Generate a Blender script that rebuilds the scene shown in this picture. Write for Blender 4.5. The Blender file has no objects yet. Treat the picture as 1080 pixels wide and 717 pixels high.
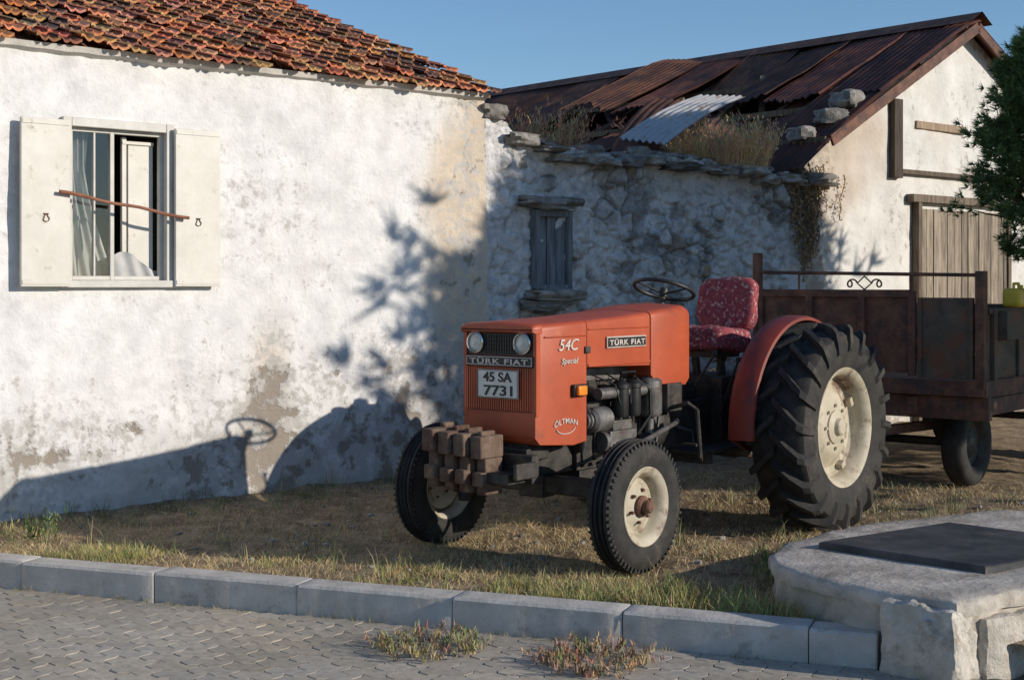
import bpy, bmesh, math, random
from mathutils import Vector, Matrix, noise
R=math.radians; sc=bpy.context.scene; COL=sc.collection
random.seed(7); rnd=random.random
def U(a,b): return a+(b-a)*rnd()
def fr(x,y,z=0.0,o=4): return noise.fractal(Vector((x,y,z)),1.0,2.0,o)
def sm(a,b,x):
    t=max(0,min(1,(x-a)/(b-a))); return t*t*(3-2*t)
def mixc(a,b,t): return tuple(a[i]*(1-t)+b[i]*t for i in range(3))
# ---------------------------------------------------------------- materials
def mat(name,c1,c2=None,scl=8,rough=.6,bump=.25,bsc=None,metal=0,vcol=False,det=5,lo=.35,hi=.65,spot=None,wear=False,bdist=.01,spec=.5,stretch=None,c3=None,spot2=None):
    m=bpy.data.materials.new(name); m.use_nodes=True; n=m.node_tree.nodes; l=m.node_tree.links
    b=n['Principled BSDF']; b.inputs['Roughness'].default_value=rough; b.inputs['Metallic'].default_value=metal
    b.inputs['Specular IOR Level'].default_value=spec
    tc=n.new('ShaderNodeTexCoord'); src=tc.outputs['Object']
    if stretch:
        mp=n.new('ShaderNodeMapping'); mp.inputs['Scale'].default_value=stretch; l.new(src,mp.inputs[0]); src=mp.outputs[0]
    nz=n.new('ShaderNodeTexNoise'); nz.inputs['Scale'].default_value=scl; nz.inputs['Detail'].default_value=det; nz.inputs['Roughness'].default_value=.62
    l.new(src,nz.inputs['Vector'])
    rp=n.new('ShaderNodeValToRGB'); rp.color_ramp.elements[0].position=lo; rp.color_ramp.elements[1].position=hi
    rp.color_ramp.elements[0].color=(*c1,1); rp.color_ramp.elements[1].color=(*(c2 or c1),1)
    if c3:
        e=rp.color_ramp.elements.new((lo+hi)/2); e.color=(*c3,1)
    l.new(nz.outputs['Fac'],rp.inputs[0]); out=rp.outputs[0]
    at=None
    if vcol or wear:
        at=n.new('ShaderNodeAttribute'); at.attribute_name='Col'
        mx=n.new('ShaderNodeMix'); mx.data_type='RGBA'; mx.blend_type='MULTIPLY'; mx.inputs[0].default_value=1
        l.new(out,mx.inputs[6]); l.new(at.outputs['Color'],mx.inputs[7]); out=mx.outputs[2]
    hsock=None
    for sp in (spot,spot2):
        if not sp: continue
        scol,ssc,s0,s1=sp
        n2=n.new('ShaderNodeTexNoise'); n2.inputs['Scale'].default_value=ssc; n2.inputs['Detail'].default_value=7; n2.inputs['Roughness'].default_value=.7
        l.new(src,n2.inputs['Vector']); f=n2.outputs['Fac']
        if wear:
            ad=n.new('ShaderNodeMath'); ad.operation='MULTIPLY_ADD'; ad.inputs[1].default_value=.55; l.new(at.outputs['Alpha'],ad.inputs[0]); l.new(f,ad.inputs[2]); f=ad.outputs[0]
        mr=n.new('ShaderNodeMapRange'); mr.inputs[1].default_value=s0; mr.inputs[2].default_value=s1; l.new(f,mr.inputs[0])
        mx=n.new('ShaderNodeMix'); mx.data_type='RGBA'; l.new(mr.outputs[0],mx.inputs[0]); l.new(out,mx.inputs[6])
        mx.inputs[7].default_value=(*scol,1); out=mx.outputs[2]
        if wear: hsock=mr.outputs[0]
    l.new(out,b.inputs['Base Color'])
    if bump:
        n3=n.new('ShaderNodeTexNoise'); n3.inputs['Scale'].default_value=bsc or scl*3; n3.inputs['Detail'].default_value=6; n3.inputs['Roughness'].default_value=.65
        l.new(src,n3.inputs['Vector']); h=n3.outputs['Fac']
        if hsock:
            sb=n.new('ShaderNodeMath'); sb.operation='MULTIPLY_ADD'; sb.inputs[1].default_value=-.5; l.new(hsock,sb.inputs[0]); l.new(h,sb.inputs[2]); h=sb.outputs[0]
        bp=n.new('ShaderNodeBump'); bp.inputs['Strength'].default_value=bump; bp.inputs['Distance'].default_value=bdist
        l.new(h,bp.inputs['Height']); l.new(bp.outputs[0],b.inputs['Normal'])
    return m
plaster=mat('plaster',(.69,.68,.665),(.84,.83,.815),5,.9,.75,26,wear=True,spot=((.50,.48,.45),13,.635,.76),spot2=((.31,.265,.22),6,.755,.83),bdist=.013)
gplaster=mat('gable_plaster',(.62,.60,.56),(.78,.76,.72),3,.9,.7,22,wear=True,spot=((.40,.35,.29),8,.66,.79),bdist=.012)
stonem=mat('rubble_stone',(.72,.72,.74),(1.12,1.12,1.12),14,.95,.9,30,wear=True,spot=((.70,.69,.68),9,.62,.78),bdist=.015)
slabm=mat('coping_stone',(.13,.12,.105),(.33,.31,.28),9,.95,.9,24,vcol=True,bdist=.02)
terra=mat('terracotta',(.72,.67,.62),(1.2,1.12,1.05),14,.85,.5,40,vcol=True,spot=((.075,.05,.038),9,.55,.70),spot2=((.42,.34,.24),17,.64,.72),bdist=.006)
rust=mat('rusty_sheet',(.075,.030,.022),(.20,.078,.045),3,.75,.3,30,vcol=True,spot=((.045,.028,.028),2.5,.5,.65))
rustl=mat('rust_brown',(.085,.035,.024),(.20,.09,.055),7,.75,.4,40,spot=((.06,.04,.035),5,.5,.62))
galv=mat('galvanised',(.38,.39,.39),(.52,.52,.51),5,.6,.2,30,metal=.1,spot=((.25,.14,.08),5,.55,.7))
wood=mat('weathered_wood',(.16,.13,.10),(.34,.29,.23),9,.9,.6,30,vcol=True,stretch=(3,3,.35))
woodb=mat('blue_grey_wood',(.10,.11,.12),(.24,.26,.28),9,.9,.6,30,stretch=(3,3,.35))
cream=mat('cream_paint',(.60,.575,.51),(.69,.665,.60),5,.5,.15,20,spot=((.38,.30,.22),9,.60,.74))
wframe=mat('window_paint',(.50,.48,.44),(.62,.60,.55),6,.5,.15,20,spot=((.3,.26,.2),9,.62,.75))
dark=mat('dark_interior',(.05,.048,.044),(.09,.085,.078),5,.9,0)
curt=mat('curtain_cloth',(.40,.40,.39),(.54,.53,.52),5,.9,.2,20)
conc=mat('concrete',(.42,.395,.36),(.56,.53,.49),6,.95,.7,34,spot=((.26,.24,.21),7,.56,.72),bdist=.008)
concl=mat('rough_concrete',(.32,.285,.24),(.58,.53,.46),4,.95,.8,16,spot=((.22,.185,.145),3,.52,.70),bdist=.018)
blockm=mat('pale_block',(.42,.38,.32),(.68,.63,.56),5,.95,1.0,14,spot=((.26,.21,.16),4,.52,.68),bdist=.03)
paver=mat('paver_concrete',(.82,.82,.82),(1.15,1.15,1.15),22,.9,.35,90,vcol=True,bdist=.002)
sand=mat('joint_sand',(.05,.043,.035),(.11,.095,.075),10,.95,.5,60)
dirt=mat('yard_dirt',(.14,.095,.055),(.37,.275,.165),5,.98,.9,40,c3=(.24,.17,.10),spot=((.47,.37,.22),22,.53,.67),bdist=.02)
field=mat('field_soil',(.14,.11,.07),(.26,.21,.14),.6,.98,.5,6)
steel=mat('cover_steel',(.030,.032,.036),(.085,.085,.085),5,.6,.3,40,metal=.2,spot=((.14,.12,.10),6,.56,.75))
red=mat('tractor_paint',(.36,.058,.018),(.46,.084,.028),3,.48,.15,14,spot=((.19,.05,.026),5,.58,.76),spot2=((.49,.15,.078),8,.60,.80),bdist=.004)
red_shaded=mat('fender_paint_shaded',(.16,.024,.014),(.25,.036,.020),4,.5,.15,14,spot=((.09,.035,.025),5,.52,.70),bdist=.004)  # same red as the tractor, darkened to paint in the fenders' shade
rubber=mat('tyre_rubber',(.014,.013,.012),(.036,.033,.030),9,.8,.3,40,spot=((.12,.095,.07),5,.56,.78))
rim=mat('rim_paint',(.40,.35,.25),(.55,.49,.38),6,.6,.3,20,spot=((.17,.10,.06),7,.52,.66))
iron=mat('engine_iron',(.022,.021,.02),(.075,.068,.06),9,.6,.4,30,metal=.4,spot=((.13,.09,.06),7,.55,.7))
greym=mat('grey_metal',(.10,.095,.09),(.22,.21,.20),9,.5,.4,30,metal=.5,spot=((.10,.05,.03),7,.56,.7))
black=mat('black_paint',(.008,.008,.008),(.02,.02,.02),9,.5,.1,30)
weightm=mat('cast_weight',(.085,.050,.036),(.20,.135,.095),10,.85,.9,26,spot=((.09,.04,.026),6,.50,.64),bdist=.015)
chrome=mat('chrome',(.6,.6,.6),(.75,.75,.75),9,.2,.05,30,metal=1)
lens=mat('lamp_lens',(.50,.50,.44),(.68,.67,.60),30,.08,.3,60)
amber=mat('amber_lens',(.75,.22,.02),(.9,.30,.04),30,.2,.1,60)
whitep=mat('white_enamel',(.62,.61,.56),(.76,.75,.70),9,.4,.05,30,spot=((.4,.35,.28),9,.62,.76))
ink=mat('black_ink',(.012,.012,.012),(.02,.02,.02),9,.5,0)
silver=mat('silver_paint',(.50,.42,.37),(.66,.60,.54),9,.45,0)
fabric=mat('seat_fabric',(.17,.03,.045),(.34,.06,.07),12,.95,.3,40,spot=((.48,.34,.32),40,.55,.60),spot2=((.03,.03,.07),55,.60,.64))
bark=mat('bark',(.07,.05,.035),(.16,.12,.08),9,.95,.8,20)
leafm=mat('foliage',(.85,.85,.85),(1.15,1.15,1.15),3,.7,0,vcol=True,det=2)
strawm=mat('grass_blades',(.9,.9,.9),(1.1,1.1,1.1),3,.8,0,vcol=True,det=2)
trpaint=mat('trailer_panel',(.055,.048,.036),(.13,.105,.075),5,.7,.3,20,spot=((.15,.065,.035),4,.46,.60))
yellow=mat('yellow_plastic',(.60,.42,.03),(.72,.52,.05),5,.45,.1,20)
stick=mat('stick_bark',(.20,.075,.04),(.32,.14,.08),9,.8,.3,40)
def glassm():
    m=bpy.data.materials.new('glass'); m.use_nodes=True; n=m.node_tree.nodes; l=m.node_tree.links; n.remove(n['Principled BSDF'])
    g=n.new('ShaderNodeBsdfGlossy'); g.inputs['Roughness'].default_value=.03; g.inputs['Color'].default_value=(.9,.9,.9,1)
    t=n.new('ShaderNodeBsdfTransparent'); t.inputs['Color'].default_value=(.90,.91,.90,1); x=n.new('ShaderNodeMixShader'); x.inputs[0].default_value=.05
    l.new(t.outputs[0],x.inputs[1]); l.new(g.outputs[0],x.inputs[2]); l.new(x.outputs[0],n['Material Output'].inputs[0]); return m
glass=glassm()
# ---------------------------------------------------------------- mesh builder
class MB:
    def __init__(s): s.v=[]; s.f=[]; s.c=[]
    def add(s,vs,fs,c=(1,1,1,0)):
        o=len(s.v); s.v+= [tuple(p) for p in vs]; s.f+=[tuple(i+o for i in q) for q in fs]
        if c and len(c)==3 and not isinstance(c[0],(tuple,list)): c=(*c,0)
        if isinstance(c,list): s.c+=c
        else: s.c+=[c]*len(vs)
        return s
    def box(s,x0,x1,y0,y1,z0,z1,c=(1,1,1,0)):
        vs=[(x,y,z) for z in (z0,z1) for y in (y0,y1) for x in (x0,x1)]
        return s.add(vs,[(0,2,3,1),(4,5,7,6),(0,1,5,4),(2,6,7,3),(0,4,6,2),(1,3,7,5)],c)
    def ob(s,cen,size,M=None,c=(1,1,1,0),jit=0):
        a,b,d=[q/2 for q in size]; M=M or Matrix()
        vs=[]
        for z in (-d,d):
            for y in (-b,b):
                for x in (-a,a):
                    p=M@Vector((x+U(-jit,jit),y+U(-jit,jit),z+U(-jit,jit)))+Vector(cen); vs.append(p)
        return s.add(vs,[(0,2,3,1),(4,5,7,6),(0,1,5,4),(2,6,7,3),(0,4,6,2),(1,3,7,5)],c)
    def bar(s,p,q,w,h,c=(1,1,1,0),up=(0,0,1)):
        p=Vector(p);q=Vector(q);d=(q-p);L=d.length;d.normalize();u=Vector(up)
        sd=d.cross(u); sd.normalize(); u2=sd.cross(d)
        M=Matrix((d,sd,u2)).transposed().to_4x4()
        return s.ob((p+q)/2,(L,w,h),M,c)
    def tube(s,pts,r,n=8,c=(1,1,1,0),closed=False,cap=True):
        P=[Vector(p) for p in pts]; N=len(P); vs=[]; rr=r if isinstance(r,(list,tuple)) else [r]*N
        ref=None
        for i in range(N):
            if closed: t=P[(i+1)%N]-P[i-1]
            else: t=P[min(i+1,N-1)]-P[max(i-1,0)]
            t.normalize()
            if ref is None:
                ref=Vector((0,0,1)) if abs(t.z)<.9 else Vector((1,0,0))
            a=t.cross(ref); 
            if a.length<1e-4: a=t.cross(Vector((.3,1,.2)))
            a.normalize(); b=a.cross(t); ref=b
            for k in range(n):
                an=2*math.pi*k/n; vs.append(P[i]+(a*math.cos(an)+b*math.sin(an))*rr[i])
        fs=[]
        for i in range(N if closed else N-1):
            j=(i+1)%N
            for k in range(n): fs.append((i*n+k,i*n+(k+1)%n,j*n+(k+1)%n,j*n+k))
        if not closed and cap: fs+= [tuple(range(n))[::-1],tuple((N-1)*n+k for k in range(n))]
        return s.add(vs,fs,c)
    def lathe(s,prof,cen,axis='y',n=32,c=(1,1,1,0),sg=1,closed=False):
        vs=[]
        for (r,h) in prof:
            h*=sg
            for k in range(n):
                a=2*math.pi*k/n; u,w=r*math.cos(a),r*math.sin(a)
                p={'y':(u,h,w),'x':(h,u,w),'z':(u,w,h)}[axis]
                vs.append((p[0]+cen[0],p[1]+cen[1],p[2]+cen[2]))
        m=len(prof); fs=[]
        for i in range(m if closed else m-1):
            j=(i+1)%m
            for k in range(n): fs.append((i*n+k,i*n+(k+1)%n,j*n+(k+1)%n,j*n+k))
        return s.add(vs,fs,c)
    def cyl(s,p,q,r,n=20,c=(1,1,1,0)): return s.tube([p,q],r,n,c)
    def loft(s,secs,c=(1,1,1,0),cap=True,closed=True):
        n=len(secs[0]); vs=[p for q in secs for p in q]; fs=[]
        for i in range(len(secs)-1):
            for k in range(n if closed else n-1): fs.append((i*n+k,i*n+(k+1)%n,(i+1)*n+(k+1)%n,(i+1)*n+k))
        if cap: fs+=[tuple(range(n))[::-1],tuple((len(secs)-1)*n+k for k in range(n))]
        return s.add(vs,fs,c)
    def rock(s,cen,size,seed,c=(1,1,1,0),rot=0,n=2,round_=.5):
        b=bmesh.new(); bmesh.ops.create_cube(b,size=1.6)
        bmesh.ops.subdivide_edges(b,edges=b.edges[:],cuts=n+2,use_grid_fill=True)
        M=Matrix.Rotation(rot,3,'Z'); vs=[]
        for v in b.verts:
            p=v.co.copy(); q=p.normalized(); p=p*(1-round_)+q*round_*.95
            p*=1+.42*noise.noise(p*1.4+Vector((seed*3.1,seed,0)))+.16*noise.noise(p*3.5+Vector((seed,0,0)))
            p=Vector((p.x*size[0]/2,p.y*size[1]/2,p.z*size[2]/2)); vs.append(M@p+Vector(cen))
        b.verts.index_update(); fs=[tuple(v.index for v in f.verts) for f in b.faces]; b.free()
        return s.add(vs,fs,c)
    def build(s,name,m,parent=None,bev=0,smooth=True,ang=35,label=None,recalc=True,shift=None,kind=None,bseg=2):
        me=bpy.data.meshes.new(name); sh=shift or SH.get(parent.name if parent else None)
        vs=s.v
        if sh: vs=[(a-sh[0],b-sh[1],c-sh[2]) for a,b,c in vs]
        me.from_pydata(vs,[],s.f)
        at=me.color_attributes.new('Col','FLOAT_COLOR','POINT'); fl=[]
        for q in s.c: fl+= q
        at.data.foreach_set('color',fl)
        if recalc:
            b=bmesh.new(); b.from_mesh(me); bmesh.ops.recalc_face_normals(b,faces=b.faces[:]); b.to_mesh(me); b.free()
        me.materials.append(m)
        if smooth:
            me.polygons.foreach_set('use_smooth',[True]*len(me.polygons)); me.set_sharp_from_angle(angle=R(ang))
        o=bpy.data.objects.new(name,me); COL.objects.link(o)
        if parent:
            o.parent=parent
            if parent.name in SH: SH[o.name]=SH[parent.name]
        if bev:
            md=o.modifiers.new('bevel','BEVEL'); md.width=bev; md.segments=bseg; md.limit_method='ANGLE'; md.angle_limit=R(40)
        if label: o['label']=label
        if kind: o['kind']=kind
        return o
SH={}
def tag(o,label,cat,group=None,kind=None):
    o['label']=label; o['category']=cat
    if group:o['group']=group
    if kind:o['kind']=kind
    return o
def empty(name,loc,rot,label,cat,shift=None,group=None):
    o=bpy.data.objects.new(name,None); COL.objects.link(o); o.location=loc; o.rotation_euler=(0,0,rot); tag(o,label,cat,group)
    if shift: SH[o.name]=shift
    return o
def text(body,w,h,m,parent,name,M,ext=.002,off=0,shear=0,sp=1,arc=0):
    cu=bpy.data.curves.new('tx','FONT'); cu.body=body; cu.extrude=ext; cu.offset=off; cu.shear=shear; cu.size=1; cu.space_character=sp
    ob=bpy.data.objects.new('tx',cu); COL.objects.link(ob); bpy.context.view_layer.update()
    me=bpy.data.meshes.new_from_object(ob.evaluated_get(bpy.context.evaluated_depsgraph_get())); bpy.data.objects.remove(ob)
    xs=[v.co.x for v in me.vertices]; ys=[v.co.y for v in me.vertices]
    cx,cy=(min(xs)+max(xs))/2,(min(ys)+max(ys))/2; sx,sy=w/(max(xs)-min(xs)),h/(max(ys)-min(ys))
    for v in me.vertices: v.co=Vector(((v.co.x-cx)*sx,(v.co.y-cy)*sy,v.co.z))
    if arc:
        for v in me.vertices: v.co.y-=arc*v.co.x**2
    me.transform(M); me.materials.clear(); me.materials.append(m); me.name=name
    o=bpy.data.objects.new(name,me); COL.objects.link(o); o.parent=parent; return o
# ---------------------------------------------------------------- frames of the place
F=1500.0; CZ=1.6
W0=(-3.35,9.3); WD=(.757,.653); WB=(-.653,.757); WROT=math.atan2(.653,.757)
def wt(px):
    k=(px-540)/F; return (9.3*k+3.35)/(.757-.653*k)
def wz(px,py): return CZ-(py-300)/F*(9.3+.653*wt(px))
def wxy(t,s=0): return (W0[0]+WD[0]*t+WB[0]*s, W0[1]+WD[1]*t+WB[1]*s)
def wrect(px0,px1,py0,py1):
    return wt(px0),wt(px1),(wz(px0,py1)+wz(px1,py1))/2,(wz(px0,py0)+wz(px1,py0))/2
K0=(-2.92,8.12); KD=(.936,-.352); KN=(.352,.936)
def kloc(x,y): dx,dy=x-K0[0],y-K0[1]; return dx*KD[0]+dy*KD[1], dx*KN[0]+dy*KN[1]
def kxy(a,b): return K0[0]+KD[0]*a+KN[0]*b, K0[1]+KD[1]*a+KN[1]*b
def wdist(x,y): return -((x-W0[0])*WB[0]+(y-W0[1])*WB[1])
TC=(.145,8.361); TU=(.63,.777); TN=(.777,-.63); TROT=math.atan2(.777,.63)
def gh(x,y):
    a,b=kloc(x,y); f=sm(.15,.6,b); d=wdist(x,y)
    return (.03*fr(x*1.1,y*1.1,3)+.014*fr(x*6,y*6,1))*f - .005 + .07*math.exp(-max(d,0)/.25)*sm(.2,1.2,b)
# ---------------------------------------------------------------- ground
g=MB(); g.add([(-300,-60,-.16),(300,-60,-.16),(300,500,-.16),(-300,500,-.16)],[(0,1,2,3)])
tag(g.build('ground',field,smooth=False),'brown soil stretching away to the horizon','ground',kind='structure')
def crd(lo,a,b,hi,st):
    r=[]; x=a
    while x<b: r.append(x); x+=st
    y=a; q=st
    L=[]
    while y>lo: q*=1.5; y-=q; L.append(y)
    y=r[-1]; q=st
    while y<hi: q*=1.5; y+=q; r.append(y)
    return L[::-1]+r
xs=crd(-14,-1.5,9,22,.04); ys=[.17]+crd(.18,.2,7,30,.04)
g=MB(); vs=[]
for b in ys:
    for a in xs:
        x,y=kxy(a,b); vs.append((x,y,gh(x,y)))
n=len(xs); g.add(vs,[(j*n+i,j*n+i+1,(j+1)*n+i+1,(j+1)*n+i) for j in range(len(ys)-1) for i in range(n-1)])
tag(g.build('yard_ground',dirt,ang=180,recalc=False),'bare brown earth with straw litter around the tractor','earth',kind='structure')
# kerb
g=MB(); a=-6.05; end=4.88; i=0
while a<end-.1:
    L=.885; b=min(a+L,end)
    if end-b<.3: b=end
    prof=[(0,-.2),(0,.016),(.014,.03),(.17,.03),(.18,.02),(.18,-.2)]
    dz=U(-.005,.005); dy=U(-.006,.006); secs=[]
    for j in range(25):
        aa=a+.003+(b-a-.006)*j/24
        e=.004 if j in(0,24) else 0
        if j==1: aa=a+.01
        if j==23: aa=b-.01
        ch=.018*max(0,fr(aa*5,i*3.1,2)-.2)
        secs.append([(*kxy(aa,p+dy+.002*fr(aa*6,p*9,i)+ (e if p<.01 else 0)+(ch if k_ in(1,) else 0)), z+dz+(-e if z>0 else 0)-(ch if k_ in(1,2) else 0)) for k_,(p,z) in enumerate(prof)])
    g.loft(secs); a=b if b==end else a+L; i+=1
tag(g.build('kerb',conc,ang=30),'row of grey concrete kerb stones along the paved road','kerb',kind='structure')
# pavers
g=MB(); L=.22; W=.112
def fz(x):
    p=(x/(L/2))%1.0
    return .013*(min(max((abs(p*2-1)*2-1)*1.8,-1),1))
def gz(v): return .008*min(max((abs(((v+.25)%1)*2-1)*2-1)*1.8,-1),1)
for k in range(-34,0):
    for j in range(-14,30):
        ox=j*L+(k%2)*L/2
        if ox>5.3: continue
        pts=[]
        for i in range(9): x=ox+L*i/8; pts.append((x,k*W+fz(x)))
        for v in (.25,.5,.75): pts.append((ox+L+gz(v),(k+v)*W+fz(ox+L)))
        for i in range(8,-1,-1): x=ox+L*i/8; pts.append((x,(k+1)*W+fz(x)))
        for v in (.75,.5,.25): pts.append((ox+gz(v),(k+v)*W+fz(ox)))
        cx,cy=ox+L/2,(k+.5)*W; m=len(pts); vs=[]
        dz=U(-.001,.001)+.008*fr(cx*.8,cy*.8,5); tx,ty=U(-.009,.009),U(-.009,.009)
        for gx,z in ((.0024,-.17),(.0024,-.1300),(.0040,-.128)):
            for x,y in pts:
                qx=cx+(x-cx)*(1-gx/(L/2)); qy=cy+(y-cy)*(1-gx/(W/2))
                vs.append((*kxy(qx,qy-.01),z+dz+(x-cx)*tx+(y-cy)*ty))
        fs=[(r*m+i,r*m+(i+1)%m,(r+1)*m+(i+1)%m,(r+1)*m+i) for r in range(2) for i in range(m)]+[tuple(2*m+i for i in range(m))]
        cc=U(.30,.37)*(1+.3*fr(cx*.9,cy*.9,9)); w=.025+U(-.01,.015)+.05*max(0,fr(cx*.9,cy*.9,33))
        g.add(vs,fs,(cc*1.02+w,cc*.96+w*.4,cc*.85-w*.3,0))
tag(g.build('pavement',paver,smooth=False,recalc=False),'grey zigzag interlocking pavers of the road','pavement',kind='structure')
g=MB(); q=[kxy(-5,-6),kxy(7,-6),kxy(7,.05),kxy(-5,.05)]; g.add([(x,y,-.1375) for x,y in q],[(0,1,2,3)])
tag(g.build('paving_bed',sand,smooth=False),'sandy bed showing between the grey pavers','sand',kind='structure')
# ---------------------------------------------------------------- white house
H=empty('white_house',(W0[0],W0[1],0),WROT,'long whitewashed house with red tiled roof and one shuttered window','house')
TE=wt(512); wx0,wx1,wz0,wz1=wt(72),wt(175),1.613,2.68
def lst(a,b,st,extra=()):
    r=[]; n=max(1,int((b-a)/st)); r=[a+(b-a)*i/n for i in range(n+1)]
    for e in extra:
        k=min(range(len(r)),key=lambda i:abs(r[i]-e)); r[k]=e
    return r
def gridwall(xs,vsn,top,fn,skip=None):
    m=MB(); V=[];C=[]
    for v in vsn:
        for x in xs:
            z=-.15+(top(x)+.15)*v if top else v
            y,c=fn(x,z); V.append((x,y,z)); C.append(c)
    n=len(xs); Fs=[]
    for j in range(len(vsn)-1):
        for i in range(n-1):
            if skip and skip((xs[i]+xs[i+1])/2,(vsn[j]+vsn[j+1])/2): continue
            Fs.append((j*n+i,j*n+i+1,(j+1)*n+i+1,(j+1)*n+i))
    m.add(V,Fs,C); return m
def whitefn(x,z):
    e=min(1,max(abs(x-(wx0+wx1)/2)-(wx1-wx0)/2,abs(z-(wz0+wz1)/2)-(wz1-wz0)/2,0)/.15)
    y=(.030*fr(x*.8,z*.8,2,3)+.005*fr(x*4,z*4,7)+.003*fr(x*14,z*14,9))*e
    wr=.07+.22*fr(x*.8,z*1.2,11)+.15*fr(x*3,z*4,12)+.26*sm(1.5,.1,z)+.24*sm(3.0,4.1,x)*(1+fr(x*3,z*1.2,4))
    wr+=.26*sm(.35,0,math.hypot((x-.75)/1.6,(z-1.52)/.30))
    wr+=.30*math.exp(-((x-2.05)/.2)**2-((z-.75)/.55)**2)+.20*math.exp(-((x-2.9)/.6)**2-((z-1.2)/.4)**2)
    y+=sm(.3,.55,wr)*.012+max(0,wr-.3)*.02
    tan=sm(.15,.7,.45*fr(x*.7,z*.7,21)+.70*sm(3.2,4.1,x)+.65*math.exp(-((x-2.05)/.25)**2-((z-.7)/.6)**2)+.35*sm(.8,.0,z))
    c=mixc((1,1,1),(.82,.68,.52),tan*.9)
    d=1-.10*max(0,fr(x*1.5,z*.6,31))-.20*sm(.9,0,z)*(1+.8*fr(x*2,z*3,35))
    d-=.14*sm(2.4,3.2,z)*max(0,fr(x*7,z*.5,41))
    d-=.08*sm(.10,.5,fr(x*5,z*7,47))
    return y,(c[0]*d,c[1]*d,c[2]*d,max(0,wr))
xs=lst(-4.5,TE,.03,(wx0,wx1)); zs=lst(-.15,3.2,.03,(wz0,wz1))
gridwall(xs,zs,None,whitefn,lambda x,z: wx0<x<wx1 and wz0<z<wz1).build('front_wall',plaster,H,ang=180,recalc=False)
m=MB(); m.box(-4.5,-4.3,.05,7,-.15,3.2,(1,1,1,.2)); m.box(TE-.35,TE,.06,7,-.15,3.2,(1,1,1,.2)); m.box(-4.5,TE,6.8,7,-.15,3.2,(1,1,1,.2)); 
m.add([(TE-.02,.2,3.2),(TE-.02,6.8,3.2),(TE-.02,3.5,4.5)],[(0,1,2)]); m.build('side_walls',plaster,H,smooth=False)
m=MB()
secs=[]
for i in range(160):
    x=-4.5+(TE+4.5)*i/159; dz=.012*fr(x*4,0,3)
    secs.append([(x,-.045+dz,3.165+dz),(x,-.06+dz,3.205+dz*.5),(x,.1,3.215),(x,.1,3.15),(x,.02,3.14+dz)])
m.loft(secs,(.8,.76,.70,.2)); m.build('cornice',plaster,H)
RS=.384
rf=MB(); rf.loft([[(x,-.03,3.235-.03*RS-.03),(x,3.5,3.235+3.5*RS-.03),(x,7.1,3.235-.03-.1*RS),(x,7.1,3.20-.1*RS-.03),(x,3.5,3.19+3.5*RS-.03),(x,-.03,3.21-.03*RS-.03)] for x in (-4.6,TE+.03)],(.24,.12,.07,0))
RO=rf.build('roof',terra,H,smooth=False)
m=MB(); tw=.16; tl=.20
for r in range(20):
    for cidx in range(50):
        x0=TE+.07-(cidx+1)*tw
        if x0<-3.6: break
        s0=-.12+r*tl+U(-.02,.02)-(U(0,.04) if r==0 else 0); x=x0+U(-.01,.01); lift=U(0,.012); yaw=U(-.06,.06)
        if rnd()<.08: lift+=.022; yaw*=3; s0+=U(-.06,.06)
        if r==0 and rnd()<.1: continue
        cc=random.choice([(.58,.23,.095),(.52,.19,.08),(.62,.27,.12),(.38,.15,.075),(.54,.25,.13),(.66,.34,.18),(.27,.13,.08),(.20,.11,.075)])
        cc=tuple(q*U(.7,1.1) for q in cc)
        U_=[0,.08,.16,.24,.34,.44,.5,.56,.66,.76,.84,.92,1.0]
        P=[.032,.040,.032,.012,.004,.012,.022,.012,.004,.004,.010,.018,.024]
        V=[];nn=len(U_)
        for (fs_,th) in ((0,0),(0,1),(.5,1),(1.2,1),(1.2,0)):
            for u,p in zip(U_,P):
                s=s0+fs_*tl+(.012*noise.noise(Vector((x*9+u*7,r*3.3,0))) if fs_==0 else 0); zz=3.225+s*RS+(.030-.028*fs_)+lift+p-(0 if th else .018)
                V.append((x+(u)*tw*1.04+yaw*fs_*tl, s, zz))
        m.add(V,[(j*nn+i,j*nn+i+1,(j+1)*nn+i+1,(j+1)*nn+i) for j in range(4) for i in range(nn-1)],(*cc,0))
m.build('tile_courses',terra,RO,ang=30,recalc=False)
# window
m=MB()
for a,b,c,d in ((wx0-.05,wx0+.012,wz0-.02,wz1+.05),(wx1-.012,wx1+.05,wz0-.02,wz1+.05)): m.box(a,b,-.035,.10,c,d)
m.box(wx0+.012,wx1-.012,-.033,.10,wz1-.012,wz1+.05); m.box(wx0-.06,wx1+.06,-.06,.10,wz0-.035,wz0+.015)
WN=m.build('window',wframe,H,bev=.005)
m=MB(); mx_=(wx0+wx1)/2-.03
for a,b in ((wx0+.012,wx0+.040),(mx_-.020,mx_+.010),(wx1-.040,wx1-.012)): m.box(a,b,.02,.06,wz0+.015,wz1-.012)
for c,d in ((wz0+.016,wz0+.045),(wz1-.040,wz1-.013)):
    m.box(wx0+.040,mx_-.020,.022,.058,c,d); m.box(mx_+.010,wx1-.040,.022,.058,c,d)
m.box(wx0+.19,wx0+.205,.024,.056,wz0+.045,wz1-.04)
m.build('sash',wframe,WN,bev=.003)
m=MB(); m.box(mx_+.10,mx_+.135,.09,.12,wz0+.03,wz1-.05); m.box(mx_+.15,wx1-.05,.10,.115,wz0+.02,wz1-.08); m.box(mx_+.10,wx1-.05,.085,.12,wz1-.10,wz1-.075); m.build('open_sash',cream,WN,bev=.004)
m=MB(); m.box(wx0+.040,wx0+.19,.038,.042,wz0+.045,wz1-.04); m.box(wx0+.205,mx_-.020,.038,.042,wz0+.045,wz1-.04); m.build('pane',glass,WN,smooth=False)
m=MB(); V=[];nx=40
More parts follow.
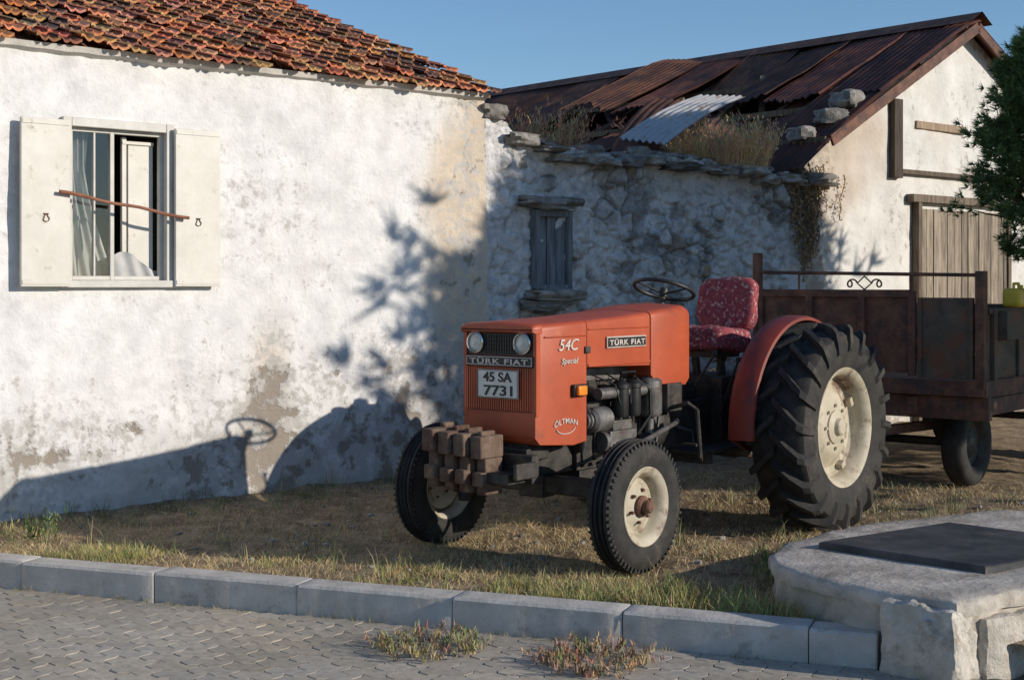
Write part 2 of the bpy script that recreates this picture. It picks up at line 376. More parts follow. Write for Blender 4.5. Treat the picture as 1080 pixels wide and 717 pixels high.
for j in range(24):
    f_=j/23; z=wz0+.02+(wz1-wz0-.05)*f_
    for i in range(nx):
        f=i/(nx-1); wd=.12+.26*max(0,1-f_*1.3)**1.2+.05*f_
        V.append((wx0+.04+f*wd,.14+.022*math.sin(f*24+f_*5)+.03*f,z-.05*f*(1-f_)))
m.add(V,[(j*nx+i,j*nx+i+1,(j+1)*nx+i+1,(j+1)*nx+i) for j in range(23) for i in range(nx-1)]); m.build('curtain',curt,WN,recalc=False,ang=180)
m=MB(); V=[]
for j in range(10):
    f_=j/9
    for i in range(nx):
        f=i/(nx-1); V.append((mx_-.0+f*(wx1-mx_-.02),.07+.012*math.sin(f*19+f_*3),wz0+.02+(.16+.05*math.sin(f*5)-.05*f)*f_))
m.add(V,[(j*nx+i,j*nx+i+1,(j+1)*nx+i+1,(j+1)*nx+i) for j in range(9) for i in range(nx-1)]); m.build('draped_cloth',curt,WN,recalc=False,ang=180)
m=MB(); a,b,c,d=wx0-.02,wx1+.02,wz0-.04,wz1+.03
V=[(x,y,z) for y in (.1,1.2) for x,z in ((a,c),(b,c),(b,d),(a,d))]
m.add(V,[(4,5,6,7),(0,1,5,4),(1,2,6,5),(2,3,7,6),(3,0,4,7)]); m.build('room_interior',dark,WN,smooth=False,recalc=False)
for nm,a,b,tilt in (('shutter',wt(17),wt(70)-.01,-.02),('shutter',wt(178)+.01,wt(226),.02)):
    m=MB(); m.box(a,b,-.085,-.055,1.585,2.70)
    so=m.build(nm,cream,H,bev=.004,label='cream shutter folded back on the '+('left' if a<.3 else 'right')+' of the window')
    cx=(a+b)/2
    for z0_,z1_ in ((2.66,2.69),(1.6,1.63)):
        m=MB(); m.box(a+.006,b-.006,-.0895,-.0855,z0_,z1_); m.build('shutter_rail',cream,so,bev=.002)
    m=MB(); zc=2.04
    m.tube([(cx+.014*math.cos(t)*(1 if math.sin(t)>0 else 1.6),-.090,zc+.024*math.sin(t)) for t in [i*2*math.pi/20 for i in range(20)]],.0028,6,closed=True)
    m.box(cx-.016,cx+.016,-.093,-.086,zc+.024,zc+.032); m.build('shutter_catch',rustl,so)
m=MB(); p0=(wt(55),-.12,wz(55,203)); p1=(wt(190),-.13,wz(190,231))
pts=[tuple(p0[k]+(p1[k]-p0[k])*i/10+(.006*math.sin(i*1.3) if k==2 else 0) for k in range(3)) for i in range(11)]
m.tube(pts,[.013]*3+[.011]*5+[.012]*3,8)
st=m.build('wooden_stick',stick); st.location=(W0[0],W0[1],0); st.rotation_euler=(0,0,WROT)
tag(st,'thin reddish stick wedged slantwise across the open window shutters','stick')
# ---------------------------------------------------------------- ruined stone wall
T1=8.47
SW=empty('stone_wall',(*wxy(TE),0),WROT,'ruined rubble stone wall between white house and barn','wall',(TE,0,0))
tp=[(505,112),(520,118),(545,140),(590,158),(640,160),(700,165),(760,170),(830,184),(880,188)]
tps=[(wt(a),wz(a,b)) for a,b in tp]
def swtop(x):
    if x<=tps[0][0]: return tps[0][1]
    for (a,b),(c,d) in zip(tps,tps[1:]):
        if x<=c: return b+(d-b)*(x-a)/(c-a)+.06*fr(x*4,0,8)
    return tps[-1][1]
def stonefn(x,z):
    wxx=x*5.0+.35*fr(x*3,z*3,1); wzz=z*7.2+.35*fr(x*3,z*3,5)
    d,p=noise.voronoi(Vector((wxx,wzz,.3+z*.6+x*.3)))
    ed=d[1]-d[0]
    h=(abs(math.sin(p[0].x*12.9+p[0].y*78.2))*43.7)%1; h2=(abs(math.sin(p[0].x*39.3+p[0].y*11.1))*97.3)%1
    st_=sm(.02,.20,ed)
    wash=sm(-.45,.15,fr(x*1.3,z*1.3,15)+.35*fr(x*5,z*5,16)+.45*sm(TE+1.4,TE,x)+.25*sm(1.5,.4,z)-.08*sm(TE+.6,TE+2,x)-.15*sm(2.1,2.6,z))
    y=-.060*st_*(.15+1.0*h)*(1-.5*wash)+.03-.028*fr(x*9,z*9,2)+.035*fr(x*1.2,z*1.2,4)
    if x<TE+.15: y*=.3+.7*sm(TE,TE+.15,x)
    sc_=mixc((.22,.215,.21),(.52,.50,.48),h2)
    if h>.9: sc_=(.36,.29,.22)
    c=mixc((.30,.28,.25),sc_,st_); c=mixc(c,(.74,.73,.72),wash*(.5+.5*h2))
    k=1-.6*(1-sm(0,.05,ed))*(1-.4*wash)
    return y,(c[0]*k,c[1]*k,c[2]*k,.1+.3*wash)
gridwall(lst(TE,T1,.0125),lst(0,1,.0044),swtop,stonefn).build('wall_face',stonem,SW,ang=180,recalc=False)
m=MB(); tt=lst(TE,T1,.15)
m.loft([[(x,.06,-.1),(x,.06,swtop(x)-.03),(x,.25,swtop(x)+.03*fr(x*4,3,1)),(x,.52,swtop(x)-.03),(x,.52,-.1)] for x in tt],(.33,.30,.26,0)); m.build('wall_core',stonem,SW)
m=MB(); x=TE+.15; i=0
while x<T1-.1:
    w=U(.12,.42); zt=swtop(x+w/2)
    for lay in range(3):
        th=U(.03,.085); 
        if lay and rnd()<.35*lay: continue
        m.rock((x+w/2+U(-.12,.12),U(-.06,.03)+.12*lay,zt-.08+lay*.05),(w*U(1,1.3),U(.2,.42),th*1.6),i*1.7+lay,(U(.7,1.7),)*3,U(-.35,.35),2,.3); i+=1
    x+=w*.85
m.rock((TE+.10,.1,swtop(TE)+.0),(.35,.35,.16),3,(1,1,1)); m.build('coping_stones',slabm,SW,ang=50)
# small window
a,b,c,d=wrect(560,598,222,305)
m=MB(); m.box(a,a+.05,-.075,.06,c,d,(.9,.9,.9)); m.box(b-.05,b,-.075,.06,c,d,(.9,.9,.9)); m.box(a+.05,b-.05,-.073,.06,d-.06,d); m.box(a+.05,b-.05,-.073,.06,c,c+.04)
sw=m.build('small_window',woodb,SW,bev=.006)
m=MB(); n_=3; w=(b-a-.1)/n_
for i in range(n_): m.box(a+.05+i*w+.004,a+.05+(i+1)*w-.004,-.03+U(0,.01),-.01,c+.04,d-.06)
m.build('boards',woodb,sw,bev=.003)
m=MB(); m.rock(((a+b)/2-.05,-.05,d+.06),(.80,.30,.13),4,(1.1,1.1,1.1)); m.build('lintel',slabm,sw,ang=50)
m=MB(); m.rock(((a+b)/2,-.07,c-.05),(.75,.32,.12),5,(1.2,1.2,1.2)); m.rock(((a+b)/2-.1,-.05,c-.14),(.6,.28,.11),6,(1,1,1)); m.build('sill',slabm,sw,ang=50)
# ---------------------------------------------------------------- barn
BN=empty('barn',(*wxy(T1),0),WROT,'white gabled barn with rusty corrugated roof and plank door','barn',(T1,0,0))
RT=11.48; PT=.538; RZ=4.70; BE=RT*2-T1; OH=-.20
def gtop(x): return RZ-.07-abs(x-RT)*PT
def gabfn(x,z):
    y=.025*fr(x*.9,z*.9,52)+.006*fr(x*4,z*4,57)
    wr=.12+.22*fr(x*.9,z*1.1,61)+.35*sm(T1+.8,T1,x)+.25*sm(1.6,.4,z)+.25*sm(.25,0,gtop(x)-z)
    tan=sm(.0,.7,.6*fr(x*.8,z*.8,71)+.6*sm(T1+1.2,T1,x)+.4*sm(1.5,.5,z))
    c=mixc((1,1,1),(.76,.64,.52),tan*.8); return y+max(0,wr-.35)*.04,(*c,max(0,wr))
gridwall(lst(T1-.02,BE,.045),lst(0,1,.011),gtop,gabfn).build('gable_wall',gplaster,BN,ang=180,recalc=False)
m=MB(); m.box(T1-.01,T1+.4,.05,11,-.15,2.95,(.6,.55,.5,.3)); m.box(BE-.4,BE,.05,11,-.15,2.9,(.6,.55,.5,.3)); m.box(T1,BE,10.8,11,-.15,2.9,(.6,.55,.5,.3)); m.build('side_walls',gplaster,BN,smooth=False)
def sheet(m,sa,sb,xa,xb,lift=0,tiltx=0,tilts=0,dx=0,c=(1,1,1,0),cur=0,zf=None,rag=0):
    n=max(4,int((sb-sa)/.0225)); V=[];C=[]
    rows=9
    for j in range(rows):
        f=j/(rows-1)
        for i in range(n+1):
            s=sa+(sb-sa)*i/n
            xa2=xa+rag*(noise.noise(Vector((s*4,xa,0)))+.4*noise.noise(Vector((s*15,xa,1)))); x=xa2+(xb-xa2)*f
            z=(RZ-abs(x-RT)*PT)+.016*math.sin(s*2*math.pi/.09)+lift+tiltx*(1-f)+tilts*(s-sa)/(sb-sa)+cur*(1-f)**2
            z+=.03*fr(x*.8,s*.8,77)
            V.append((x+dx*(s-sa),s,z)); C.append(c)
    m.add(V,[(j*(n+1)+i,j*(n+1)+i+1,(j+1)*(n+1)+i+1,(j+1)*(n+1)+i) for j in range(rows-1) for i in range(n)],C)
m=MB(); s=OH; k=0
low={0:dict(tiltx=-.04,cur=-.10,tilts=.03,rag=.08),1:dict(tiltx=.05,cur=-.35,tilts=-.10,dx=.15,rag=.15),2:None,3:dict(tiltx=.10,cur=-.65,tilts=.12,dx=-.35,xa=.5,rag=.25),4:None,5:dict(tiltx=-.14,tilts=-.08,dx=.3,xa=.9,rag=.25),6:None,7:dict(tiltx=.14,cur=-.4,tilts=.10,dx=.15,rag=.1),8:dict(tiltx=-.05),9:dict(tiltx=.1,tilts=.06)}
upp={1:dict(tiltx=.05,rag=.12,tilts=-.04),2:dict(tiltx=.10,tilts=-.06,dx=.06,rag=.2),3:dict(tiltx=-.14,cur=-.1,tilts=.06,xa=.7,rag=.25),4:dict(tiltx=.05,rag=.15,cur=.08),5:dict(tiltx=.18,tilts=.08,dx=-.10,rag=.2),6:dict(xa=.8,tiltx=-.06,rag=.2)}
while s<10.8:
    wdt=.82
    t1=U(.5,1.4); c1=(t1,t1*U(.85,1.15),t1*U(.8,1.15),0); t2=U(.5,1.4); c2=(t2,t2*U(.85,1.15),t2*U(.8,1.15),0)
    q=dict(upp.get(k,{})); xa=RT-1.95+q.pop('xa',0)
    sheet(m,s,s+wdt+.06,xa,RT+.05,lift=.03+.006*(k%2)+U(0,.015),c=c1,**q)
    q=low.get(k,{})
    if q is not None:
        q=dict(q); xa=T1-.28+U(-.1,.12)+q.pop('xa',0)
        sheet(m,s,s+wdt+.06,xa,RT-1.7,lift=U(0,.02),c=c2,**q)
    s+=wdt; k+=1
for (s_,x_,ang_,tl_,hh_) in ((1.6,9.3,.5,.0,1.7),(3.2,9.5,-.35,.1,1.7),(4.8,9.2,.3,-.05,1.6),(2.3,9.0,1.1,.12,1.1),(3.9,9.9,.9,.15,1.3),(.9,9.0,-.7,-.1,.9)):
    V=[];n=36
    for j in range(5):
        for i in range(n+1):
            a_=(j/4-.5)*hh_; b_=(i/n-.5)*.7; x=x_+a_*math.cos(ang_)-b_*math.sin(ang_); s2=s_+a_*math.sin(ang_)+b_*math.cos(ang_)
            V.append((x,s2,RZ-(RT-x_)*PT-.12+a_*(.25+tl_)+b_*.2+.014*math.sin(b_*70)+.07*math.sin(a_*3+s_)))
    m.add(V,[(j*(n+1)+i,j*(n+1)+i+1,(j+1)*(n+1)+i+1,(j+1)*(n+1)+i) for j in range(4) for i in range(n)],(U(.5,1.3),)*3)
BR=m.build('roof',rust,BN,ang=180,recalc=False)
m=MB(); s=OH
while s<10.8: sheet(m,s,s+.88,RT-.03,BE+.35,c=(1,1,1,0)); s+=.82
m.build('rear_slope',rust,BR,ang=180,recalc=False)
m=MB()
for f in (.15,1.1,2.0,2.85): m.bar((RT-f,OH+.05,RZ-.06-f*PT),(RT-f,10.8,RZ-.06-f*PT),.07,.07,(.6,.5,.4,0))
for s in range(0,11,1): m.bar((T1-.1,s+.3,RZ-.14-(RT-T1+.1)*PT),(RT,s+.3,RZ-.14),.08,.09,(.6,.5,.4,0))
m.bar((9.2,1.2,3.2),(10.6,2.3,4.2),.07,.07,(.8,.7,.6,0)); m.bar((9.0,2.9,3.1),(10.2,3.3,4.0),.06,.06,(.8,.7,.6,0)); m.build('roof_timbers',wood,BR)
m=MB(); m.bar((T1+.2,OH+.02,RZ-.09-(RT-T1-.2)*PT),(RT,OH+.02,RZ-.09),.03,.12); m.bar((RT,OH+.02,RZ-.09),(BE+.2,OH+.02,RZ-.09-(BE+.2-RT)*PT),.03,.12); m.build('bargeboard',rustl,BR)
m=MB(); V=[]
for s in (OH-.04,10.8):
    V+=[(RT-.22,s,RZ-.05),(RT,s,RZ+.085),(RT+.22,s,RZ-.05)]
m.add(V,[(0,1,4,3),(1,2,5,4)]); m.build('ridge_cap',rustl,BR,recalc=False)
a,b,c,d=wrect(962,1060,217,315); c=0
m=MB(); x=a+.07
while x<b-.08:
    w=U(.11,.16); k_=U(.7,1.25); m.box(x,min(x+w-.008,b-.06),-.06+U(-.006,.006),-.02,.05,d-.07,(k_,k_*.98,k_*.95,0)); x+=w
dr=m.build('door',wood,BN,bev=.004,label='weathered grey plank door')
m=MB(); m.box(a,a+.07,-.09,.02,.0,d,(.6,.55,.5,0)); m.box(b-.07,b,-.09,.02,.0,d,(.6,.55,.5,0)); m.box(a-.12,b+.12,-.10,.02,d,d+.09,(.75,.7,.65,0)); m.build('door_frame',wood,dr,bev=.006)
a,b,c,d=wrect(938,947,105,188); m=MB(); m.box(a,b,-.07,.02,c,d,(.28,.25,.24,0)); m.build('timber_post',wood,BN,bev=.006)
a,b,c,d=wrect(946,1062,184,188); m=MB(); m.box(a,b+.8,-.07,.02,c-.01,d,(.5,.45,.42,0)); m.build('ledge',wood,BN,bev=.006)
a,b,c,d=wrect(964,1016,131,139); m=MB(); m.box(a,b,-.04,.02,c,d,(1.35,1.2,1.05,0)); m.build('lintel',wood,BN,bev=.006)
def W(px,py,D): return Vector(((px-540)/F*D,D,CZ-(py-300)/F*D))
p00,p10,p01,p11=W(652,146,13.9),W(702,152,13.5),W(738,101,14.9),W(786,102,14.5)
m=MB(); V=[]; n=60
for j in range(5):
    f=j/4
    for i in range(n+1):
        g_=i/n; p=(p00*(1-g_)+p10*g_)*(1-f)+(p01*(1-g_)+p11*g_)*f; p.z+=.014*math.sin(g_*2*math.pi*7)+.05*math.sin(f*3.1); V.append(p)
m.add(V,[(j*(n+1)+i,j*(n+1)+i+1,(j+1)*(n+1)+i+1,(j+1)*(n+1)+i) for j in range(4) for i in range(n)])
tag(m.build('roofing_sheet',galv,ang=180,recalc=False),'loose pale grey corrugated sheet lying across the broken roof edge','roofing sheet')
rk=[(9.0,.05,.30),(9.35,.10,.40),(8.65,.2,.26)]
for i,(t_,s_,sz) in enumerate(rk):
    m=MB(); zz=RZ-(RT-t_)*PT-.01+sz*.10; x,y=wxy(t_,s_); m.rock((0,0,0),(sz*1.4,sz,sz*.65),i+20,(1.1,1.1,1.1),i,2,.5); o=m.build('stone',slabm,ang=40); o.location=(x,y,zz)
    tag(o,['middle and smaller stone of three on the lower barn roof edge','largest stone holding down the rusty roof corner, right of three','leftmost stone of three, where barn roof meets ruined wall'][i],'stone')
m=MB()
for i in range(170):
    t=U(TE+.9,T1+.1); m.rock((t,U(.25,1.4),swtop(t)+U(-.12,.08)),(U(.08,.3),U(.1,.3),U(.06,.16)),i+40,(U(.5,1.5),)*3,U(0,3),0)
o=m.build('rubble',slabm,ang=50); o.location=(W0[0],W0[1],0); o.rotation_euler=(0,0,WROT); tag(o,'heap of broken stones fallen behind the ruined wall top','rubble',kind='stuff')
# ---------------------------------------------------------------- tractor
T=empty('tractor',(TC[0],TC[1],0),TROT,'old orange red farm tractor with cream wheel rims parked by the wall','tractor')
def hs(x,w,z0,z1,r=.05,wt_=None):
    w2=wt_ or w; P=[(x,-w,z0),(x,-w,z0+(z1-z0)*.5),(x,-w2,z1-r)]
    for i in range(1,5):
        a=math.pi/2*i/4; P.append((x,-w2+r*(1-math.cos(a))*1.0,z1-r+r*math.sin(a)))
    P.append((x,0,z1+.012))
    return P+[(x,-p[1],p[2]) for p in P[-2::-1]]
m=MB(); m.loft([hs(-.325,.262,.72,1.36,.03),hs(-.31,.268,.70,1.376,.035),hs(.0,.272,.675,1.388,.035),hs(.125,.272,.69,1.394,.035)]); GH=m.build('grille_housing',red,T,bev=.004)
m=MB(); 
m.loft([hs(-.375,.262,1.335,1.362,.02),hs(-.355,.272,1.325,1.376,.025),hs(-.30,.274,1.325,1.381,.03)])
m.box(-.345,-.31,-.268,-.245,.86,1.33); m.box(-.345,-.31,.245,.268,.86,1.33)
m.loft([[(x,-w,z0),(x,w,z0),(x,w,z1),(x,-w,z1)] for x,w,z0,z1 in ((-.335,.225,.715,.885),(-.347,.262,.74,.885),(-.31,.27,.70,.885))])
m.build('face_frame',red,GH,bev=.006)
m=MB(); m.box(-.338,-.30,-.245,.245,1.20,1.33); m.box(-.335,-.30,-.245,.245,.88,1.13)
for i in range(26):
    y=-.235+.47*i/25
    if abs(y)<.105: m.box(-.343,-.337,y-.003,y+.003,1.205,1.325)
for i in range(5): m.box(-.3425,-.337,-.105,.105,1.215+.024*i,1.219+.024*i)
m.build('grille',black,GH)
m=MB()
for i in range(30):
    y=-.238+.476*i/29; m.box(-.346,-.334,y-.0050,y+.0050,.885,1.13)
m.build('grille_bars',red,GH)
m=MB(); m.box(-.352,-.31,-.25,.25,1.135,1.195); nb=m.build('name_band',black,GH,bev=.004)
m=MB()
for a_,b_,c_,d_ in ((-.24,.24,1.186,1.190),(-.24,.24,1.140,1.144),(-.24,-.236,1.144,1.186),(.236,.24,1.144,1.186)): m.box(-.3535,-.351,a_,b_,c_,d_)
m.build('band_border',silver,nb)
MF=lambda x,y,z: Matrix.Translation((x,y,z))@Matrix(((0,0,-1,0),(-1,0,0,0),(0,1,0,0),(0,0,0,1)))
MS=lambda x,y,z: Matrix.Translation((x,y,z))@Matrix.Rotation(R(90),4,'X')
text('TÜRK FIAT',.43,.038,silver,nb,'band_lettering',MF(-.3535,0,1.166),off=.022,sp=1.15)
for s in (-1,1):
    m=MB(); m.lathe([(.001,-.358),(.03,-.356),(.048,-.350),(.052,-.345)],(0,s*.172,1.268),'x',28); hl=m.build('headlight',lens,T)
    m=MB(); m.lathe([(.05,-.345),(.054,-.362),(.062,-.358),(.064,-.335)],(0,s*.172,1.268),'x',28); m.build('headlight_ring',chrome,hl)
m=MB(); m.box(-.362,-.356,-.15,.15,.955,1.115); pl=m.build('number_plate',whitep,T,bev=.003)
text('45 SA',.21,.056,ink,pl,'plate_lettering',MF(-.3635,0.0,1.075),off=.02)
text('7731',.21,.060,ink,pl,'plate_lettering',MF(-.3635,-.005,.998),off=.02)
m=MB()
for a_,b_,c_,d_ in ((-.146,.146,1.109,1.112),(-.146,.146,.958,.961),(-.146,-.143,.961,1.109),(.143,.146,.961,1.109)): m.box(-.3635,-.3615,a_,b_,c_,d_)
m.build('plate_border',ink,pl)
m=MB(); m.loft([hs(.135,.268,1.115,1.392,.035),hs(.45,.268,1.11,1.408,.035),hs(.795,.268,1.10,1.43,.035)]); HD=m.build('bonnet',red,T,bev=.003)
m=MB(); m.box(.14,.79,-.276,-.266,1.118,1.135); m.box(.14,.79,.266,.276,1.118,1.135); m.box(-.28,.12,-.280,-.27,1.30,1.308); m.box(.14,.79,-.2755,-.266,1.335,1.342); m.build('bonnet_trim',red,HD,bev=.003)
for s in (-1,1):
    m=MB(); m.box(.10,.15,s*.275-.01,s*.275+.01,1.20,1.24); m.build('bonnet_latch',iron,HD,bev=.004)
m=MB(); m.loft([hs(.805,.268,1.04,1.432,.035),hs(.86,.28,.98,1.44,.04),hs(1.18,.285,.96,1.468,.05),hs(1.25,.27,1.0,1.455,.06)]); CW=m.build('dash_cowl',red,T,bev=.004)
m=MB(); m.box(1.235,1.27,-.2,.2,1.12,1.42); m.build('instrument_panel',black,CW,bev=.01)
m=MB(); m.box(.32,.735,-.2815,-.2735,1.222,1.290); bg=m.build('side_badge',silver,HD,bev=.002)
m=MB(); m.box(.327,.728,-.2835,-.281,1.229,1.283); m.build('badge_field',black,bg)
text('TÜRK FIAT',.375,.040,silver,bg,'badge_lettering',MS(.527,-.2845,1.257),off=.022,sp=1.15)
text('54C',.19,.064,silver,GH,'side_lettering',MS(-.055,-.276,1.255),off=.002,shear=.25,ext=.004)
text('Special',.16,.042,silver,GH,'side_lettering',MS(-.045,-.276,1.158),off=.01,shear=.3,ext=.003)
text('ÖLTMAN',.22,.038,silver,GH,'sticker_lettering',MS(-.08,-.2745,.825),off=.004,arc=1.6)
m=MB(); m.tube([(-.08+.09*math.cos(t),-.2755,.785+.038*math.sin(t)) for t in [math.pi*1.05+i*math.pi*.9/12 for i in range(13)]],.003,5); m.build('sticker_emblem',silver,GH)
m=MB(); m.box(-.03,.10,-.30,-.27,.955,1.025); tl=m.build('indicator',black,T,bev=.006)
m=MB(); m.box(-.018,.065,-.325,-.299,.962,1.018); m.build('indicator_lens',amber,tl,bev=.008)
# engine & chassis
m=MB(); m.box(.18,.95,-.16,.16,.50,.90); m.box(.25,.92,-.13,.13,.34,.5); m.box(.2,.9,-.12,.12,.9,1.02)
for i in range(6): m.box(.22+i*.12,.29+i*.12,-.175,-.15,.55,.86)
for i in range(9): m.cyl((.23+i*.08,-.165,.53),(.23+i*.08,-.185,.53),.012,8)
EN=m.build('engine_block',iron,T,bev=.006)
m=MB(); m.box(.24,.88,-.09,.09,1.02,1.09)
for i in range(4): m.cyl((.32+i*.16,-.13,.97),(.32+i*.16,-.24,.95),.028,12)
m.tube([(.28,-.24,.95),(.84,-.24,.95)],.035,12); m.build('manifold',greym,EN)
for x in (.50,.63):
    m=MB(); m.lathe([(.001,.80),(.045,.80),(.052,.82),(.052,.97),(.058,.975),(.058,1.0),(.03,1.02),(.001,1.02)],(x,-.25,0),'z',20)
    m.build('fuel_filter',black,EN)
m=MB(); m.lathe([(.001,.20),(.055,.20),(.075,.22),(.075,.36),(.05,.38),(.001,.38)],(0,-.23,.80),'x',24); m.lathe([(.001,.14),(.05,.14),(.05,.155),(.03,.165),(.05,.175),(.05,.19),(.001,.19)],(0,-.23,.80),'x',24); m.build('alternator',greym,EN)
m=MB(); m.box(.40,.68,-.25,-.16,.60,.72); m.box(.44,.64,-.24,-.17,.72,.78)
for i in range(4): m.cyl((.46+i*.05,-.21,.78),(.46+i*.05,-.21,.82),.012,8)
m.cyl((.36,-.20,.66),(.40,-.20,.66),.06,16); m.build('injection_pump',greym,EN,bev=.006)
m=MB()
for i in range(4): m.tube([(.46+i*.05,-.21,.82),(.46+i*.055,-.28,.88),(.42+i*.08,-.27,1.0),(.34+i*.15,-.15,1.06)],.005,6)
m.tube([(.50,-.25,1.02),(.48,-.27,1.07),(.63,-.27,1.07),(.63,-.25,1.02)],.007,6)
m.tube([(.2,-.12,1.0),(.14,-.2,.95),(.17,-.25,.85),(.15,-.22,.72),(.2,-.17,.62)],.022,8)
m.tube([(.72,-.2,1.03),(.78,-.28,.95),(.77,-.29,.8),(.70,-.24,.68)],.012,8)
m.tube([(.9,-.22,1.0),(.92,-.26,.85),(.86,-.27,.62)],.01,8); m.build('hoses',black,EN)
m=MB(); m.lathe([(.001,.155),(.09,.155),(.09,.17),(.07,.175),(.09,.18),(.09,.19),(.001,.19)],(0,0,.6),'x',24)
for k in range(6):
    a_=k*math.pi/3; m.ob((.13,.16*math.cos(a_)*.6,.85+.16*math.sin(a_)*.6),(.01,.06,.16),Matrix.Rotation(a_,4,'X'))
m.build('fan_pulley',iron,EN)
m=MB(); m.lathe([(.001,.78),(.07,.78),(.08,.80),(.08,1.0),(.05,1.03),(.001,1.03)],(.86,-.22,0),'z',20); m.cyl((.86,-.22,.66),(.86,-.22,.78),.03,12); m.build('air_filter',greym,EN)
m=MB(); m.lathe([(.001,.72),(.05,.72),(.06,.74),(.06,.80)],(.74,-.27,-.12),'z',16); m.build('oil_filter',black,EN)
m=MB(); m.lathe([(.001,.93),(.20,.93),(.22,.96),(.22,1.1),(.17,1.2),(.001,1.2)],(0,0,.70),'x',28)
m.box(1.1,2.1,-.15,.15,.50,.84); m.box(1.72,2.25,-.23,.23,.45,.98); m.box(1.2,1.6,-.11,.11,.84,.95)
for s in (-1,1):
    m.cyl((1.96,s*.23,.67),(1.96,s*.72,.67),.095,20); m.cyl((1.96,s*.23,.67),(1.96,s*.33,.67),.15,20)
TRN=m.build('transmission',iron,T,bev=.01)
m=MB(); m.box(-.33,.20,-.13,.13,.50,.66); m.box(-.30,-.10,-.17,.17,.60,.70); m.box(-.345,-.30,-.2,.2,.50,.68); FS=m.build('front_support',iron,T,bev=.01)
m=MB(); m.ob((0,0,.44),(.09,1.14,.10)); m.box(-.06,.06,-.09,.09,.36,.56)
for s in (-1,1):
    m.cyl((0,s*.56,.28),(0,s*.56,.58),.04,14); m.cyl((0,s*.56,.37),(0,s*.64,.37),.045,14); m.box(-.06,.06,s*.50-.05,s*.50+.05,.38,.50)
AX=m.build('front_axle',iron,T,bev=.008)
m=MB(); m.tube([(.18,-.54,.36),(.18,.54,.36)],.014,8)
for s in (-1,1): m.bar((0,s*.56,.33),(.19,s*.54,.35),.04,.025)
m.tube([(.0,-.57,.60),(.12,-.50,.62),(1.0,-.34,.74),(1.05,-.3,.74)],.015,8); m.box(-.03,.14,-.58,-.54,.58,.61); m.build('steering_rods',greym,AX)
# weights
m=MB(); m.box(-.56,-.33,-.24,.06,.50,.56); m.box(-.40,-.335,-.28,.28,.49,.65); m.box(-.56,-.38,-.30,-.275,.53,.62); m.build('weight_bracket',iron,T,bev=.006)
for i in range(4):
    y=.225-i*.092
    m=MB(); j=.03*(i-1.5)+U(-.012,.012); zz=-.008*i+U(-.008,.008); y0,y1=y-.043,y+.038
    m.box(-.67+j,-.42,y0,y1,.665+zz,.79+zz); m.box(-.62+j,-.42,y0+.006,y1-.006,.46+zz,.664+zz); m.box(-.66+j,-.50,y0+.004,y1-.004,.51+zz,.59+zz); m.box(-.58,-.46,y-.018,y+.018,.785+zz,.815+zz)
    m.build('ballast_weight',weightm,T,bev=.009)
# wheels
def frontwheel(s):
    cy=.74 if s>0 else -.70; c=(0,cy,.370)
    m=MB(); pr=[(.215,-.065),(.25,-.082),(.30,-.086),(.335,-.075),(.352,-.060)]
    for a_,b_ in ((-.060,-.036),(-.026,-.011),(.011,.026),(.036,.060)):
        pr+=[(.368,a_+.002),(.372,(a_+b_)/2),(.368,b_-.002),(.350,b_+.002),(.350,b_+.008)]
    pr=pr[:-1]+[(.335,.075),(.30,.086),(.25,.082),(.215,.065)]
    m.lathe(pr,c,'y',64,sg=s); 
    for k in range(60):
        a_=k*2*math.pi/60
        for q in (-1,1): m.ob((c[0]+.352*math.cos(a_),cy+q*.066,c[2]+.352*math.sin(a_)),(.022,.016,.014),Matrix.Rotation(-a_,4,'Y'))
    ty=m.build('front_wheel',rubber,T,ang=40)
    m=MB(); m.lathe([(.218,-.07),(.225,-.062),(.205,-.055),(.185,-.03),(.18,.02),(.185,.05),(.205,.062),(.222,.072),(.218,.076),(.198,.068),(.178,.055),(.168,.03),(.155,.0),(.12,.005),(.085,.03),(.07,.032),(.001,.032)],c,'y',48,sg=s); rm=m.build('rim',rim,ty,ang=40)
    m=MB(); m.lathe([(.060,.03),(.060,.05),(.050,.062),(.038,.066),(.036,.095),(.028,.104),(.001,.106)],c,'y',24,sg=s)
    for k in range(6):
        a_=k*math.pi/3+.3; m.cyl((.09*math.cos(a_),cy+s*.02,.37+.09*math.sin(a_)),(.09*math.cos(a_),cy+s*.045,.37+.09*math.sin(a_)),.010,6)
    m.build('hub',rustl,ty,ang=30)
